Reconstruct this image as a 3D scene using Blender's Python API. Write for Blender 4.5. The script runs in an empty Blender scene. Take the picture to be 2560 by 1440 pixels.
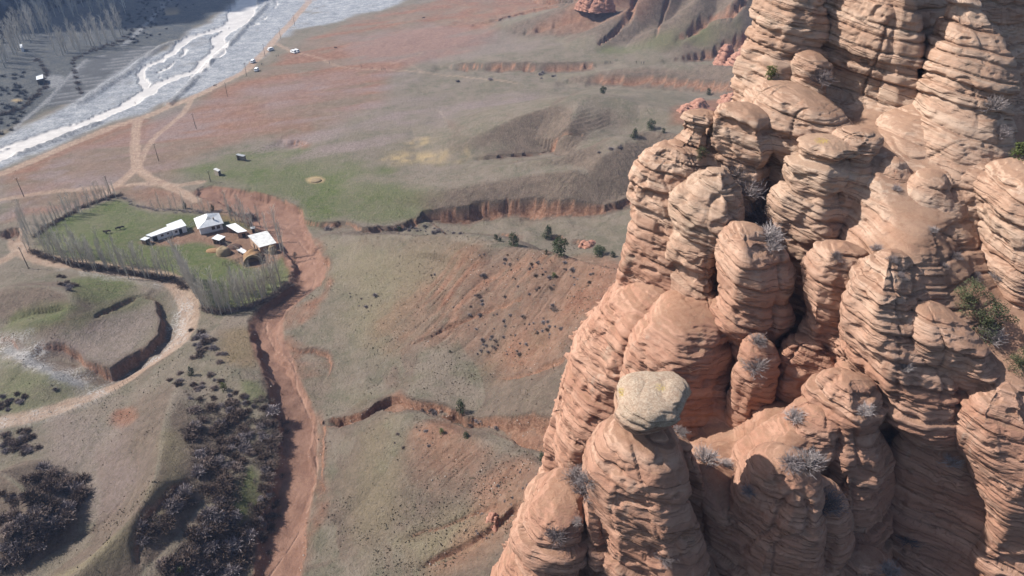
import bpy, math, random
import numpy as np
from mathutils import Vector, Matrix

R = math.radians
SC = bpy.context.scene
COL = SC.collection
rng = np.random.default_rng(7)
random.seed(7)

# ------------------------------------------------------------------ camera, light, exposure
CAM_H, PITCH, FOC = 125.0, R(34.0), 1707.0
cam_d = bpy.data.cameras.new('camera')
cam_d.sensor_width = 36.0
cam_d.lens = 36.0 * FOC / 2560.0
cam_d.clip_start, cam_d.clip_end = 0.5, 12000.0
cam = bpy.data.objects.new('camera', cam_d)
cam.location = (0, 0, CAM_H)
cam.rotation_euler = (R(90) - PITCH, 0, 0)
COL.objects.link(cam)
SC.camera = cam

SUN_EL, SUN_AZ = R(44.0), R(-80.0)          # azimuth from +Y towards +X: the sun stands to the left
sun_dir = Vector((math.sin(SUN_AZ) * math.cos(SUN_EL), math.cos(SUN_AZ) * math.cos(SUN_EL), math.sin(SUN_EL)))
world = bpy.data.worlds.new('World')
SC.world = world
world.use_nodes = True
wn = world.node_tree
wn.nodes.clear()
sky = wn.nodes.new('ShaderNodeTexSky')
sky.sky_type = 'NISHITA'
sky.sun_disc = False
sky.sun_elevation = SUN_EL
sky.sun_rotation = SUN_AZ
sky.air_density, sky.dust_density, sky.ozone_density = 1.0, 1.5, 1.0
bg = wn.nodes.new('ShaderNodeBackground')
bg.inputs['Strength'].default_value = 0.088
wo = wn.nodes.new('ShaderNodeOutputWorld')
wn.links.new(sky.outputs[0], bg.inputs[0])
wn.links.new(bg.outputs[0], wo.inputs[0])
sun_l = bpy.data.lights.new('sun', 'SUN')
sun_l.energy = 5.0
sun_l.angle = R(0.6)
sun_l.color = (1.0, 0.95, 0.88)
sun_o = bpy.data.objects.new('sun', sun_l)
sun_o.rotation_euler = sun_dir.to_track_quat('Z', 'Y').to_euler()
sun_o.location = (-200, 80, 400)
COL.objects.link(sun_o)
SC.view_settings.view_transform = 'Standard'
SC.view_settings.look = 'None'
SC.view_settings.gamma = 1.0
SC.view_settings.exposure = 0.75
SC.render.film_transparent = False
SC.cycles.max_bounces = 5
SC.cycles.diffuse_bounces = 3
SC.cycles.volume_bounces = 1
SC.cycles.transparent_max_bounces = 8
SC.cycles.use_adaptive_sampling = True
SC.cycles.adaptive_threshold = 0.012

# ------------------------------------------------------------------ numeric helpers
F32 = np.float32
_T = rng.uniform(-1, 1, 64 ** 3).astype(F32)

def noise(x, y, z=None, scale=1.0, seed=0):
    """smooth value noise in [-1, 1]"""
    k = 1.0 / scale
    x = np.asarray(x, F32) * F32(k) + F32(seed * 17.3 + 5000)
    y = np.asarray(y, F32) * F32(k) + F32(seed * 31.7 + 5000)
    xi = np.floor(x); yi = np.floor(y)
    fx = x - xi; fy = y - yi
    xi = xi.astype(np.int32); yi = yi.astype(np.int32)
    fx = fx * fx * fx * (fx * (fx * 6 - 15) + 10); fy = fy * fy * fy * (fy * (fy * 6 - 15) + 10)
    x0 = (xi & 63); x1 = ((xi + 1) & 63); y0 = (yi & 63) << 6; y1 = ((yi + 1) & 63) << 6
    if z is None:
        o = ((seed * 7) & 63) << 12
        a = _T[x0 + y0 + o]; b = _T[x1 + y0 + o]; c = _T[x0 + y1 + o]; d = _T[x1 + y1 + o]
        a = a + (b - a) * fx; c = c + (d - c) * fx
        return a + (c - a) * fy
    z = np.asarray(z, F32) * F32(k) + F32(seed * 11.9 + 5000)
    zi = np.floor(z); fz = z - zi; zi = zi.astype(np.int32)
    fz = fz * fz * fz * (fz * (fz * 6 - 15) + 10)
    out = []
    for zz in ((zi & 63) << 12, ((zi + 1) & 63) << 12):
        a = _T[x0 + y0 + zz]; b = _T[x1 + y0 + zz]; c = _T[x0 + y1 + zz]; d = _T[x1 + y1 + zz]
        a = a + (b - a) * fx; c = c + (d - c) * fx
        out.append(a + (c - a) * fy)
    return out[0] + (out[1] - out[0]) * fz

def fbm(x, y, z=None, scale=1.0, octs=4, seed=0, gain=0.5):
    s = 0.0; a = 1.0; n = 0.0
    for o in range(octs):
        s = s + a * noise(x, y, z, scale, seed + o); n += a
        a *= gain; scale *= 0.49
    return s / n

def sstep(a, b, x):
    t = np.clip((x - a) / (b - a), 0, 1)
    return t * t * (3 - 2 * t)

SP, CP = math.sin(PITCH), math.cos(PITCH)

def ray(px, py):
    u = (np.asarray(px, float) - 1280) / FOC; v = (np.asarray(py, float) - 720) / FOC
    return u, CP - v * SP, -SP - v * CP

def at_z(px, py, z):
    """the point of height z seen at a photograph pixel"""
    dx, dy, dz = ray(px, py)
    t = (np.asarray(z, float) - CAM_H) / dz
    return dx * t, dy * t

def at_d(px, py, d):
    dx, dy, dz = ray(px, py)
    return np.stack([dx * d, dy * d, CAM_H + dz * d], -1)

def poly_dist(x, y, pts, closed=False):
    """distance to a polyline, side (+ on the left of its direction) and position along it (in vertex numbers)"""
    best = np.full(x.shape, 1e9, F32); side = np.zeros(x.shape, F32); par = np.zeros(x.shape, F32)
    n = len(pts); m = n if closed else n - 1
    for i in range(m):
        ax, ay = pts[i]; bx, by = pts[(i + 1) % n]
        ex, ey = bx - ax, by - ay
        L = ex * ex + ey * ey + 1e-9
        t = np.clip(((x - ax) * ex + (y - ay) * ey) / L, 0, 1)
        d = np.hypot(x - ax - t * ex, y - ay - t * ey)
        sd = np.clip((ex * (y - ay) - ey * (x - ax)) / (math.sqrt(L) * d + 1e-6), -1, 1)
        k = (d < best - 1e-3) | ((np.abs(d - best) <= 1e-3) & (np.abs(sd) > np.abs(side)))
        best = np.where(k, d, best)
        side = np.where(k, sd, side)
        par = np.where(k, i + t, par)
    side = np.where((par > 0) & (par < m), np.where(side >= 0, 1.0, -1.0), side).astype(F32)
    return best, side, par

def inside(x, y, pts):
    c = np.zeros(x.shape, bool); n = len(pts)
    for i in range(n):
        ax, ay = pts[i]; bx, by = pts[(i + 1) % n]
        if ay == by: continue
        c ^= ((ay > y) != (by > y)) & (x < (bx - ax) * (y - ay) / (by - ay) + ax)
    return c

def near(x, y, pts, margin):
    p = np.asarray(pts)
    return np.nonzero((x > p[:, 0].min() - margin) & (x < p[:, 0].max() + margin) & (y > p[:, 1].min() - margin) & (y < p[:, 1].max() + margin))[0]

def smooth_pts(p, n=4):
    """Catmull-Rom through the points"""
    p = np.asarray(p, float)
    q = np.vstack([2 * p[0] - p[1], p, 2 * p[-1] - p[-2]])
    out = []
    for i in range(len(p) - 1):
        a, b, c, d = q[i:i + 4]
        for k in range(n):
            t = k / n
            out.append(0.5 * (2 * b + (c - a) * t + (2 * a - 5 * b + 4 * c - d) * t * t + (3 * b - a - 3 * c + d) * t ** 3))
    out.append(p[-1])
    return np.array(out)

# ------------------------------------------------------------------ the lie of the land
BASE = [  # pixel, height: what the land would be without ridges and gullies
 (0,400,-6),(200,310,-7),(380,222,-8),(560,110,-9),(620,10,-10),(0,150,-5),(200,40,-7),(0,20,-4),(300,170,-6),
 (340,420,-3),(150,450,-3),(0,520,-2),(500,300,-4),(600,200,-6),(760,100,-7),(900,20,-7),(700,30,-9),
 (400,560,0),(200,590,0),(650,620,0),(560,720,0),(60,640,-1),(740,560,0),
 (560,450,0),(800,440,2),(900,300,0),(1000,180,-3),(1100,100,-2),(1000,60,-4),(1300,130,3),(1500,160,6),(1700,170,9),
 (1250,270,2),(1500,270,6),(1750,240,11),(1050,470,3),(1300,480,6),(1550,470,11),
 (1600,300,15.5),(1540,325,13.5),(1480,350,11),(1250,560,4),(1500,590,8),(1000,570,1),
 (800,800,1),(830,960,1),(1000,950,4),(1200,960,9),(1370,1010,14),(1100,820,6),
 (850,1150,1),(840,1400,1),(1000,1380,4),(1200,1420,10),(1330,1250,16),(1250,1150,10),
 (250,700,-1),(100,740,0),(60,900,-3),(300,960,-1),(60,1010,0),(500,900,2),(620,1000,2),(640,1300,-1),
 (250,1150,3),(80,1150,1),(60,1350,-6),(250,1400,3),(480,1400,2),
]
_b = np.array([(*at_z(a, b, c), c) for a, b, c in BASE])
_c = 45.0
_K = np.sqrt((_b[:, None, 0] - _b[None, :, 0]) ** 2 + (_b[:, None, 1] - _b[None, :, 1]) ** 2 + _c * _c)
_w = np.linalg.solve(_K + np.eye(len(_b)) * -3.0, _b[:, 2])

def base(x, y):
    h = np.zeros(x.shape, F32)
    for (bx, by, _z), w in zip(_b, _w):
        h += F32(w) * np.sqrt((x - F32(bx)) ** 2 + (y - F32(by)) ** 2 + F32(_c * _c))
    far = sstep(750, 1100, np.hypot(x, y)) 
    h = np.clip(h, -14, 30) * (1 - far) + far * -6
    return h

# crest line (pixel, crest height), width towards the left of its direction, width towards the right, roundness
RIDGES = [
 ([(1040,392,4),(1100,372,7),(1180,340,12),(1300,290,17.5),(1420,256,22),(1510,240,21.8),(1600,262,20.5),(1720,290,20)], 30, 10, 1.15),
 ([(1452,249,23),(1432,290,21),(1412,338,16.5),(1394,385,9)], 12, 7, 1.1),
 ([(930,446,4),(1100,446,8),(1290,410,13),(1440,386,18),(1560,348,23),(1640,324,26),(1740,350,27),(1850,400,30)], 10, 9.5, 1.15),
 ([(1560,350,23.6),(1500,395,20.5),(1460,437,15),(1430,480,9)], 6, 8, 1.2),
 ([(960,450,4.5),(1130,458,8.5),(1250,436,12),(1340,432,14),(1440,425,17)], 5, 7, 1.2),
 ([(790,588,4),(900,582,10),(1050,590,16),(1200,606,22),(1300,622,26),(1400,646,30),(1560,680,37),(1700,740,44)], 10, 19, 1.2),
 ([(940,1060,5),(1040,1052,11),(1110,1072,14),(1230,1108,17),(1340,1155,21),(1450,1220,28)], 4.5, 13, 1.2),
 ([(1100,1400,5),(1200,1350,10),(1300,1300,16)], 8, 10, 2.0),
 ([(1240,612,24),(1200,680,20),(1120,760,13),(1040,840,6)], 12, 14, 1.3),
 ([(1400,650,31),(1330,740,25),(1250,830,16),(1180,900,10)], 8, 10, 1.3),
 ([(1060,1054,11),(1010,1130,10),(960,1230,7),(930,1330,3)], 9, 10, 1.3),
 # far hills at the top
 ([(1060,175,-2),(1150,110,1),(1260,64,8),(1400,22,20),(1500,-30,34),(1600,-120,52)], 60, 13, 1.2),
 ([(1090,168,-1),(1250,140,5),(1400,120,8),(1560,95,12),(1700,70,16),(1830,40,24)], 30, 30, 1.6),
 ([(1390,110,6),(1500,64,18),(1580,15,28),(1650,-50,42),(1720,-120,56)], 10, 12, 1.2),
 ([(1550,114,9),(1630,75,18.5),(1700,30,29),(1770,-30,42),(1830,-120,56)], 9, 11, 1.2),
 ([(1650,116,11),(1740,72,21),(1810,28,32),(1870,-40,46)], 9, 11, 1.2),
 ([(1480,175,8),(1600,165,12),(1750,160,16),(1860,170,20)], 6, 9, 1.4),
 # lower left
 ([(470,930,4),(430,1010,8),(400,1100,11),(390,1200,13),(320,1310,13),(180,1440,12),(60,1560,10)], 11, 8, 1.5),
 ([(500,900,3),(580,930,6),(640,1000,6),(650,1060,5)], 9, 9, 1.6),
 ([(650,1135,4),(560,1190,7),(470,1290,8),(380,1400,8)], 5, 5, 1.6),
 ([(20,720,4),(110,715,6),(180,735,6),(170,780,4),(80,800,3)], 8, 8, 1.6),
 ([(0,1180,6),(90,1250,5.5),(60,1310,5),(0,1330,5)], 5, 5, 1.8),
 ([(120,925,2),(60,905,1)], 8, 8, 2),
]
_R = []
for pts, wl, wr, k in RIDGES:
    p = np.array([(*at_z(a, b, c), c) for a, b, c in pts])
    p = smooth_pts(p, 6)
    for _ in range(8): p[1:-1] = 0.5 * p[1:-1] + 0.25 * (p[:-2] + p[2:])
    _R.append((p[:, :2], p[:, 2], wl, wr, k))

def land(x, y):
    """base and ridges"""
    h = base(x, y)
    h += 1.0 * fbm(x, y, None, 60, 2, 3)
    for p, zc, wl, wr, k in _R:
        i = near(x, y, p, 2.6 * max(wl, wr))
        if not len(i): continue
        d, sd, par = poly_dist(x[i], y[i], p)
        crest = np.interp(par, np.arange(len(zc)), zc).astype(F32)
        w = (wr + (wl - wr) * (0.5 + 0.5 * sd)).astype(F32) * (1 + 0.25 * noise(x[i], y[i], None, 25, 4))
        t = np.clip((np.sqrt(d * d + 1.2) - 1.1) / (2.1 * w), 0, 1)
        up = np.maximum(crest - h[i], 0)
        h[i] += up * (1 - t) ** k
    return h

def P2W(px, py, fn=land):
    px = np.atleast_1d(np.asarray(px, float)); py = np.atleast_1d(np.asarray(py, float))
    dx, dy, dz = ray(px, py)
    t = 70 * (1700 / 70) ** np.linspace(0, 1, 420)
    X = dx[:, None] * t; Y = dy[:, None] * t; Z = CAM_H + dz[:, None] * t
    Hh = fn(X.ravel().astype(F32), Y.ravel().astype(F32)).reshape(X.shape)
    g = Z - Hh
    hit = np.argmax(g < 0, 1); hit = np.where((g < 0).any(1), hit, len(t) - 1); hit = np.maximum(hit, 1)
    r = np.arange(len(px))
    g0, g1 = g[r, hit - 1], g[r, hit]
    f = np.clip(g0 / (g0 - g1 + 1e-9), 0, 1)
    tt = t[hit - 1] + f * (t[hit] - t[hit - 1])
    return dx * tt, dy * tt

def L2W(pts, n=3, fn=land):
    p = np.array([q[:2] for q in pts], float)
    x, y = P2W(p[:, 0], p[:, 1], fn)
    for i, q in enumerate(pts):
        if len(q) > 2: x[i], y[i] = at_z(q[0], q[1], q[2])
    r = np.hypot(x, y)
    for i in range(1, len(r) - 1):          # a ray that slips over a crest: keep the line where its neighbours run
        m = 0.5 * (r[i - 1] + r[i + 1])
        if abs(r[i - 1] - r[i + 1]) < 30 and abs(r[i] - m) > 22:
            x[i] *= m / r[i]; y[i] *= m / r[i]; r[i] = m
    return smooth_pts(np.stack([x, y], 1), n) if n > 1 else np.stack([x, y], 1)

# ------------------------------------------------------------------ gullies, scarps, washes
# gully: centre line (pixel), half widths in metres at its points, depth, bank run
GULLY = [
 ([(520,478),(580,490),(640,510),(690,540),(720,580),(745,620),(765,660),(765,700),(725,740),(680,780),(665,820),(680,880),(705,940),(730,1010),(742,1080),(738,1160),(725,1240),(705,1330),(690,1440),(670,1560)],
  [5,6,8,9,7,5.5,5.5,5.5,5,4.6,4.6,4.2,4,4,4.2,4.5,4.5,4.5,4.5,4.5], 2.6, 2.0),
 ([(815,1052),(870,1045),(920,1030),(965,1008),(1010,1012),(1080,1022),(1140,1038),(1200,1056),(1290,1066),(1340,1085),(1400,1110)],
  [1.5,1.7,1.8,2.2,2.6,2.4,2.2,2.0,2.2,3,3], 3.6, 1.1),
 ([(1160,412,5),(1210,405,6),(1270,398,6.5),(1330,388,7.5),(1400,378,8.5),(1450,372,10)], [0.7,0.9,1,1,1,0.6], 2.4, 0.8),
 ([(1000,866),(1060,850),(1110,826),(1160,800),(1230,770),(1300,745)], [0.3,0.4,0.5,0.7,0.9,1.0], 0.9, 0.6),
 ([(1240,940),(1300,938),(1340,925),(1400,900)], [0.4,0.6,0.7,0.8], 1.3, 0.6),
 ([(1050,1420),(1100,1392),(1150,1372),(1220,1330),(1290,1270)], [0.5,0.8,0.9,1.2,1.5], 1.6, 0.9),
 ([(1000,1350),(1060,1330),(1110,1315),(1180,1285),(1240,1265)], [0.3,0.5,0.5,0.6,0.8], 0.7, 0.6),
 ([(1190,60),(1250,48),(1340,25),(1440,-10)], [1.8,2.2,2.2,2], 4.5, 2.0),
 ([(1290,82),(1350,72),(1420,55),(1500,40)], [1.0,1.2,1.2,1], 2.5, 1.5),
 ([(1500,108),(1530,85),(1560,55),(1580,20),(1590,-20)], [1.2,1.6,2,2,2], 4.0, 2.0),
 ([(1640,90),(1655,50),(1670,0)], [1.0,1.2,1.2], 2.5, 1.5),
 ([(1690,100),(1760,60),(1830,25),(1860,0)], [1.5,2,2.2,2], 4.5, 2.0),
 ([(330,1120),(345,1165),(330,1215),(290,1270),(220,1330),(120,1380),(60,1440)], [0.5]*7, 0.35, 0.6),
 ([(480,1195),(420,1240),(370,1290),(345,1345),(345,1400)], [1.6,2,2,1.6,1.0], 1.2, 1.6),
 ([(0,590),(25,585),(45,600)], [2.5,2.5,1.0], 3.0, 0.8),
 ([(390,735),(340,745),(300,765),(240,790)], [0.6,1.0,1.0,0.4], 1.2, 0.8),
]
# scarp: upper edge (pixel); the ground falls by D on the given side (+ left of the direction, - right) and recovers over L metres
SCARP = [
 ([(520,470),(600,476),(680,500),(745,542),(800,553),(880,549),(905,568),(960,566),(1040,548),(1060,530),(1100,524),(1180,519),(1260,500),(1330,492),(1400,500),(1510,503),(1600,485),(1700,480)], -1,
  [0.8,2.0,2.2,2.4,2.6,2.6,2.0,2.2,3.0,4.5,5,5.5,6,6.5,5,4.5,4,4], 16, 1.0),
 ([(1165,556),(1190,550),(1270,573),(1360,577),(1450,592),(1500,585)], -1, [0.6,3.2,3.0,2.6,2.4,0.5], 12, 1.0),
 ([(705,345),(740,352),(775,358)], -1, [1.5,3.0,0.5], 9, 1.5),
 ([(1085,163),(1150,160),(1300,161),(1400,159),(1480,158),(1560,150)], -1, [0.8,4,4.5,4.5,3.5,0.5], 14, 1.6),
 ([(1370,200),(1450,190),(1560,188),(1650,192),(1740,200),(1850,205),(1950,205)], -1, [1,4,4.5,4.5,4,4.5,4.5], 14, 1.6),
 ([(1620,155),(1720,135),(1800,108),(1900,85)], -1, [0.5,4,6,6], 12, 1.6),
 # the small mesa inside the bend of the road
 ([(95,850),(150,856),(200,886),(240,906),(272,922),(320,892),(365,862),(395,822),(402,785),(392,750),(350,742)], -1, [1.6,3.4,4.0,4.4,5.0,5.6,5.6,5.0,3.8,2.2,0.5], 6, 0.9),
 ([(700,850),(730,870),(780,868),(830,885),(836,915),(815,960),(790,1010)], -1, [0.8,1.6,2.0,2.0,1.6,1.0,0.4], 6, 0.8),
 # left bank of the wash
 ([(655,905),(668,950),(672,1000),(690,1040),(708,1100),(700,1160),(690,1250),(668,1360),(650,1460)], 1, [0.5,2.2,2.6,2.2,2.0,2.0,2.0,2.0,2.0], 12, 1.0),
 # right bank
 ([(800,1010),(812,1060),(806,1130),(812,1180),(790,1260),(775,1340),(750,1440),(735,1530)], -1, [0.6,2.6,2.4,2.4,2.2,2.4,2.4,2.4], 7, 1.4),
 ([(0,828),(40,850),(70,872)], -1, [1.5,1.5,0.3], 6, 0.8),
]
_G = []
for pts, ws, D, e in GULLY:
    p = L2W(pts, 3)
    _G.append((p, np.interp(np.linspace(0, len(ws) - 1, len(p)), np.arange(len(ws)), ws), D, e))
_S = []
for pts, sd, Ds, Lr, e in SCARP:
    p = L2W(pts, 3)
    _S.append((p, sd, np.interp(np.linspace(0, len(Ds) - 1, len(p)), np.arange(len(Ds)), Ds), Lr, e))

def _rill(x, y):
    """noise drawn out along the fall of the red hillside"""
    u = -0.80 * x - 0.60 * y; v = 0.60 * x - 0.80 * y
    v = v + 2.0 * noise(x, y, None, 16, 46)
    return noise(u / 14.0, v / 2.1, None, 1.0, 47) * 0.7 + noise(u / 7.0, v / 1.0, None, 1.0, 48) * 0.3

_RS = [L2W(p, 1) for p in ([(1050,680),(1200,625),(1400,650),(1560,680),(1500,760),(1400,900),(1300,950),(1180,900),(1000,850)], [(1050,1080),(1200,1120),(1350,1160),(1300,1290),(1150,1400),(1050,1400),(1150,1280),(1060,1220)])]
def _red_slope(x, y):
    m = np.zeros(x.shape, F32)
    for p in _RS:
        i = near(x, y, p, 8)
        if not len(i): continue
        d, _, _ = poly_dist(x[i], y[i], p, True)
        m[i] = np.maximum(m[i], sstep(-6, 8, np.where(inside(x[i], y[i], p), d, -d)))
    return m

def H(x, y, cuts=None):
    """the finished ground height; cuts, if given, collects how far the ground is cut away"""
    x = np.asarray(x, F32); y = np.asarray(y, F32)
    h0 = land(x, y)
    h = h0.copy()
    wob = 1.3 * fbm(x, y, None, 9.0, 3, 21)
    run = 0.6 + 1.8 * np.clip(noise(x, y, None, 7.0, 25) + 0.25, 0, 1)
    wob2 = fbm(x, y, None, 2.3, 3, 31)
    cut = np.zeros(x.shape, F32)
    for p, ws, D, e in _G:
        i = near(x, y, p, max(ws) + 6)
        if not len(i): continue
        d, sd, par = poly_dist(x[i], y[i], p)
        n = len(ws)
        w = np.interp(par, np.arange(n), ws).astype(F32)
        taper = sstep(0, 2.0, par) * 0.6 + 0.4
        ev = e * run[i]
        dd = d + wob[i] * np.minimum(w * 0.8, 2.0) + wob2[i] * np.minimum(w * 0.4, 0.6)
        c = D * taper * (1 - sstep(w - ev * 0.7, w + ev * 0.3, dd)) * (1 + 0.25 * wob[i])
        cut[i] = np.maximum(cut[i], c)
    for p, sg, Ds, Lr, e in _S:
        i = near(x, y, p, Lr * 3)
        if not len(i): continue
        d, sd, par = poly_dist(x[i], y[i], p)
        n = len(Ds)
        D = np.interp(par, np.arange(n), Ds).astype(F32)
        endd = np.minimum(par, n - 1 - par)
        D = D * sstep(-0.01, 1.2, endd)
        s = d * sd * sg + wob[i] * 1.9 + wob2[i] * 0.35
        ev = e * run[i]
        c = D * (0.55 * sstep(0.0, 0.5 * e + 0.25, s) + 0.45 * sstep(0.0, 3.2 * ev, s)) * np.exp(-np.maximum(s - ev, 0) / Lr) * (1 + 0.3 * wob[i])
        cut[i] = np.maximum(cut[i], c)
    h -= cut
    if cuts is not None: cuts.append(cut)
    # small relief, sheep tracks along the contours of slopes
    rel = _red_slope(x, y)
    h -= 0.38 * rel * np.clip(1 - np.abs(_rill(x, y)) * 2.6, 0, 1)
    h += 0.45 * fbm(x, y, None, 14, 3, 5) + 0.10 * fbm(x, y, None, 2.2, 3, 9) * sstep(900, 200, y)
    return h

# ------------------------------------------------------------------ ground mesh: rows by distance, columns by bearing
def _spread():
    dep = np.concatenate([np.linspace(80, 58, 24, endpoint=False), np.linspace(58, 10.2, 520, endpoint=False), 10.2 * (1.6 / 10.2) ** np.linspace(0, 1, 50)])
    az = np.concatenate([np.linspace(-75, -53, 20, endpoint=False), np.linspace(-53, 31, 830, endpoint=False), np.linspace(31, 75, 50)])
    r = CAM_H / np.tan(np.radians(dep))
    return r, np.radians(az)
_r, _az = _spread()
NR, NC = len(_r), len(_az)
GX = (_r[:, None] * np.sin(_az)[None, :]).astype(F32).ravel()
GY = (_r[:, None] * np.cos(_az)[None, :]).astype(F32).ravel()
_cuts = []
GZ = H(GX, GY, _cuts)
CUT = _cuts[0]

def _grad(z):
    g = z.reshape(NR, NC)
    rr = _r[:, None]
    dzr = np.gradient(g, axis=0) / np.gradient(_r)[:, None]
    dza = np.gradient(g, axis=1) / (np.gradient(_az)[None, :] * rr)
    return dzr, dza
_dr, _da = _grad(GZ)
SLOPE = np.hypot(_dr, _da).ravel().astype(F32)
_sm = SLOPE.reshape(NR, NC).copy()
for _ in range(6):
    _sm[1:-1, 1:-1] = (_sm[1:-1, 1:-1] * 2 + _sm[:-2, 1:-1] + _sm[2:, 1:-1] + _sm[1:-1, :-2] + _sm[1:-1, 2:]) / 6
_sm = _sm.ravel()
tr = sstep(0.20, 0.42, _sm) * sstep(0.95, 0.6, _sm) * sstep(150, 220, GY)
_tw = GZ + 0.40 * fbm(GX, GY, None, 6, 3, 41)
GZ = GZ + tr * 0.15 * np.sin(_tw * (2 * math.pi / 0.85)) * (0.6 + 0.6 * noise(GX, GY, None, 12, 44))

def lmask(pts, w, feather=0.5, wob=0.6, n=3, wscale=4.0):
    p = L2W(pts, n)
    ws = np.atleast_1d(np.asarray(w, float))
    ws = np.interp(np.linspace(0, max(len(ws) - 1, 0), len(p)), np.arange(len(ws)), ws) if len(ws) > 1 else np.full(len(p), ws[0])
    m = np.zeros(GX.shape, F32)
    i = near(GX, GY, p, ws.max() + feather + wob + 3)
    d, sd, par = poly_dist(GX[i], GY[i], p)
    d = d + wob * fbm(GX[i], GY[i], None, wscale, 3, 51)
    ww = np.interp(par, np.arange(len(ws)), ws)
    m[i] = sstep(ww + feather, ww - feather, d)
    return m

def lprof(pts, n=3, reach=12):
    """signed distance to a line near it (for wheel tracks)"""
    p = L2W(pts, n)
    s = np.full(GX.shape, 1e3, F32)
    i = near(GX, GY, p, reach)
    d, sd, par = poly_dist(GX[i], GY[i], p)
    s[i] = d * sd
    return s

def pmask(pts, feather=2.0, wob=2.0, n=2, wscale=12.0):
    p = L2W(list(pts) + [pts[0]], n)[:-1]
    m = np.zeros(GX.shape, F32)
    i = near(GX, GY, p, feather + wob * 1.5 + 2)
    d, _, _ = poly_dist(GX[i], GY[i], p, True)
    s = np.where(inside(GX[i], GY[i], p), d, -d) + wob * fbm(GX[i], GY[i], None, wscale, 4, 61)
    m[i] = sstep(-feather, feather, s)
    return m

mx = np.maximum
n_big = fbm(GX, GY, None, 55, 4, 71)
n_mid = fbm(GX, GY, None, 14, 4, 75)
n_str = fbm(GX * 0.35 + GY * 0.2, GY * 1.6 - GX * 0.6, None, 22, 4, 79)      # streaks along the valley
n_fin = fbm(GX, GY, None, 3.5, 3, 85)

# --- water of the braided river
RIV = [
 ([(-60,410),(0,388),(100,350),(200,310),(270,284),(330,254),(375,226)], [9,8.5,7.5,6,5.5,6.5,6.5]),
 ([(366,220),(352,190),(355,176),(372,163),(401,151),(432,130),(454,109),(475,93),(520,81),(556,69),(584,53),(587,35),(605,18),(622,-4),(640,-40),(660,-90)], [4,4,3,3,3.2,3.5,4,4.5,5,6,8,10,12,14,16,18]),
 ([(370,228),(404,207),(447,190),(489,179),(510,155),(531,141),(552,116),(543,98),(570,77),(605,56),(619,35),(625,10),(632,-20)], [6.5,6,6,6,6.5,7,7.5,7,7,7.5,8,8,8]),
 ([(432,200),(470,194),(489,182)], [1.4,1.4,1.2]),
 ([(395,180),(410,172),(425,165),(455,140),(462,124),(452,126)], [0.8,0.8,1.0,1.0,0.8,0.6]),
 ([(400,194),(395,180),(372,170)], [0.8,0.8,0.8]),
 ([(250,290),(190,306),(120,330),(60,352),(0,372)], [1.6,2,2.2,2.5,3]),
 ([(600,75),(640,60),(680,30),(700,0)], [0.5,0.5,0.5,0.5]),
]
water = np.zeros(GX.shape, F32)
for p, w in RIV: water = mx(water, lmask(p, [q * 0.74 for q in w], 0.7, 2.0, 3, 9))
gravel = pmask([(-80,370),(0,345),(60,312),(110,292),(190,250),(250,212),(300,180),(350,150),(440,108),(470,80),(520,55),(560,30),(600,-10),(640,-60),(860,-60),(990,-20),(1000,8),(930,30),(880,40),(820,62),(740,75),(712,92),(690,100),(655,138),(610,176),(560,202),(500,232),(450,246),(400,262),(345,285),(290,300),(200,338),(100,385),(0,425),(-80,450)], 4, 5, 2, 20)
gap = 0.5 + 0.5 * fbm(GX * 0.8 + GY * 0.5, GY * 1.2 - GX * 0.8, None, 26, 4, 91)
gap2 = 0.5 + 0.5 * fbm(GX * 0.8 + GY * 0.5, GY * 1.2 - GX * 0.8, None, 8, 4, 93)
gravel_w = gravel * np.clip(sstep(0.22, 0.52, gap * 0.6 + gap2 * 0.4 + 0.10), 0, 1)
gravel_r = pmask([(700,0),(860,-30),(1000,-10),(1000,10),(900,22),(830,48),(760,60),(720,70)], 5, 6) * sstep(0.35, 0.6, gap + 0.1)
gravel_w = mx(gravel_w, gravel_r)
# banks of thrown-up stones beside the channels
dike1 = lmask([(530,215),(500,180),(520,160),(545,135),(590,95),(620,62),(650,30),(680,0)][1:], [2.2]*7, 1.0, 0.8)
dike2 = lmask([(195,262),(240,232),(280,205),(330,175),(370,140),(410,115),(440,105)], [2.6]*7, 1.5, 1.0)
dike3 = lmask([(420,262),(450,235),(490,195)], [2.2]*3, 1.0, 0.8)
dike4 = lmask([(40,385),(110,362),(190,330),(250,308)], [1.6]*4, 1.0, 0.8)
DIKE = mx(mx(dike1, dike2), mx(dike3, dike4))

# --- tracks
ROADS = [
 ([(-80,470),(0,437),(100,395),(200,350),(300,312),(345,299),(420,268),(480,245),(560,205),(610,180),(640,150),(665,125),(690,95),(720,65),(760,20),(790,-20),(830,-70)], 2.6, 1.0),
 ([(345,303),(338,340),(338,380),(341,418)], 2.0, 0.9),
 ([(480,247),(460,280),(420,315),(390,340),(368,368),(352,402)], 1.4, 0.7),
 ([(341,418),(310,447),(280,468),(262,482)], 2.0, 0.9),
 ([(343,420),(375,445),(415,463),(455,482),(490,500)], 2.0, 0.9),
 ([(-60,510),(0,500),(100,482),(200,472),(300,464),(360,460),(440,464),(505,455)], 1.8, 0.7),
 ([(690,108),(730,130)], 1.6, 0.6),
 ([(730,130),(800,145),(825,158),(870,170),(960,175),(1060,180),(1180,190),(1290,205)], 0.9, 0.55),
 ([(980,158),(1010,150),(1040,140),(1055,130)], 0.7, 0.4),
 ([(1020,158),(1040,170),(1060,182)], 0.6, 0.35),
]
road = np.zeros(GX.shape, F32); ruts = np.zeros(GX.shape, F32)
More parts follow.
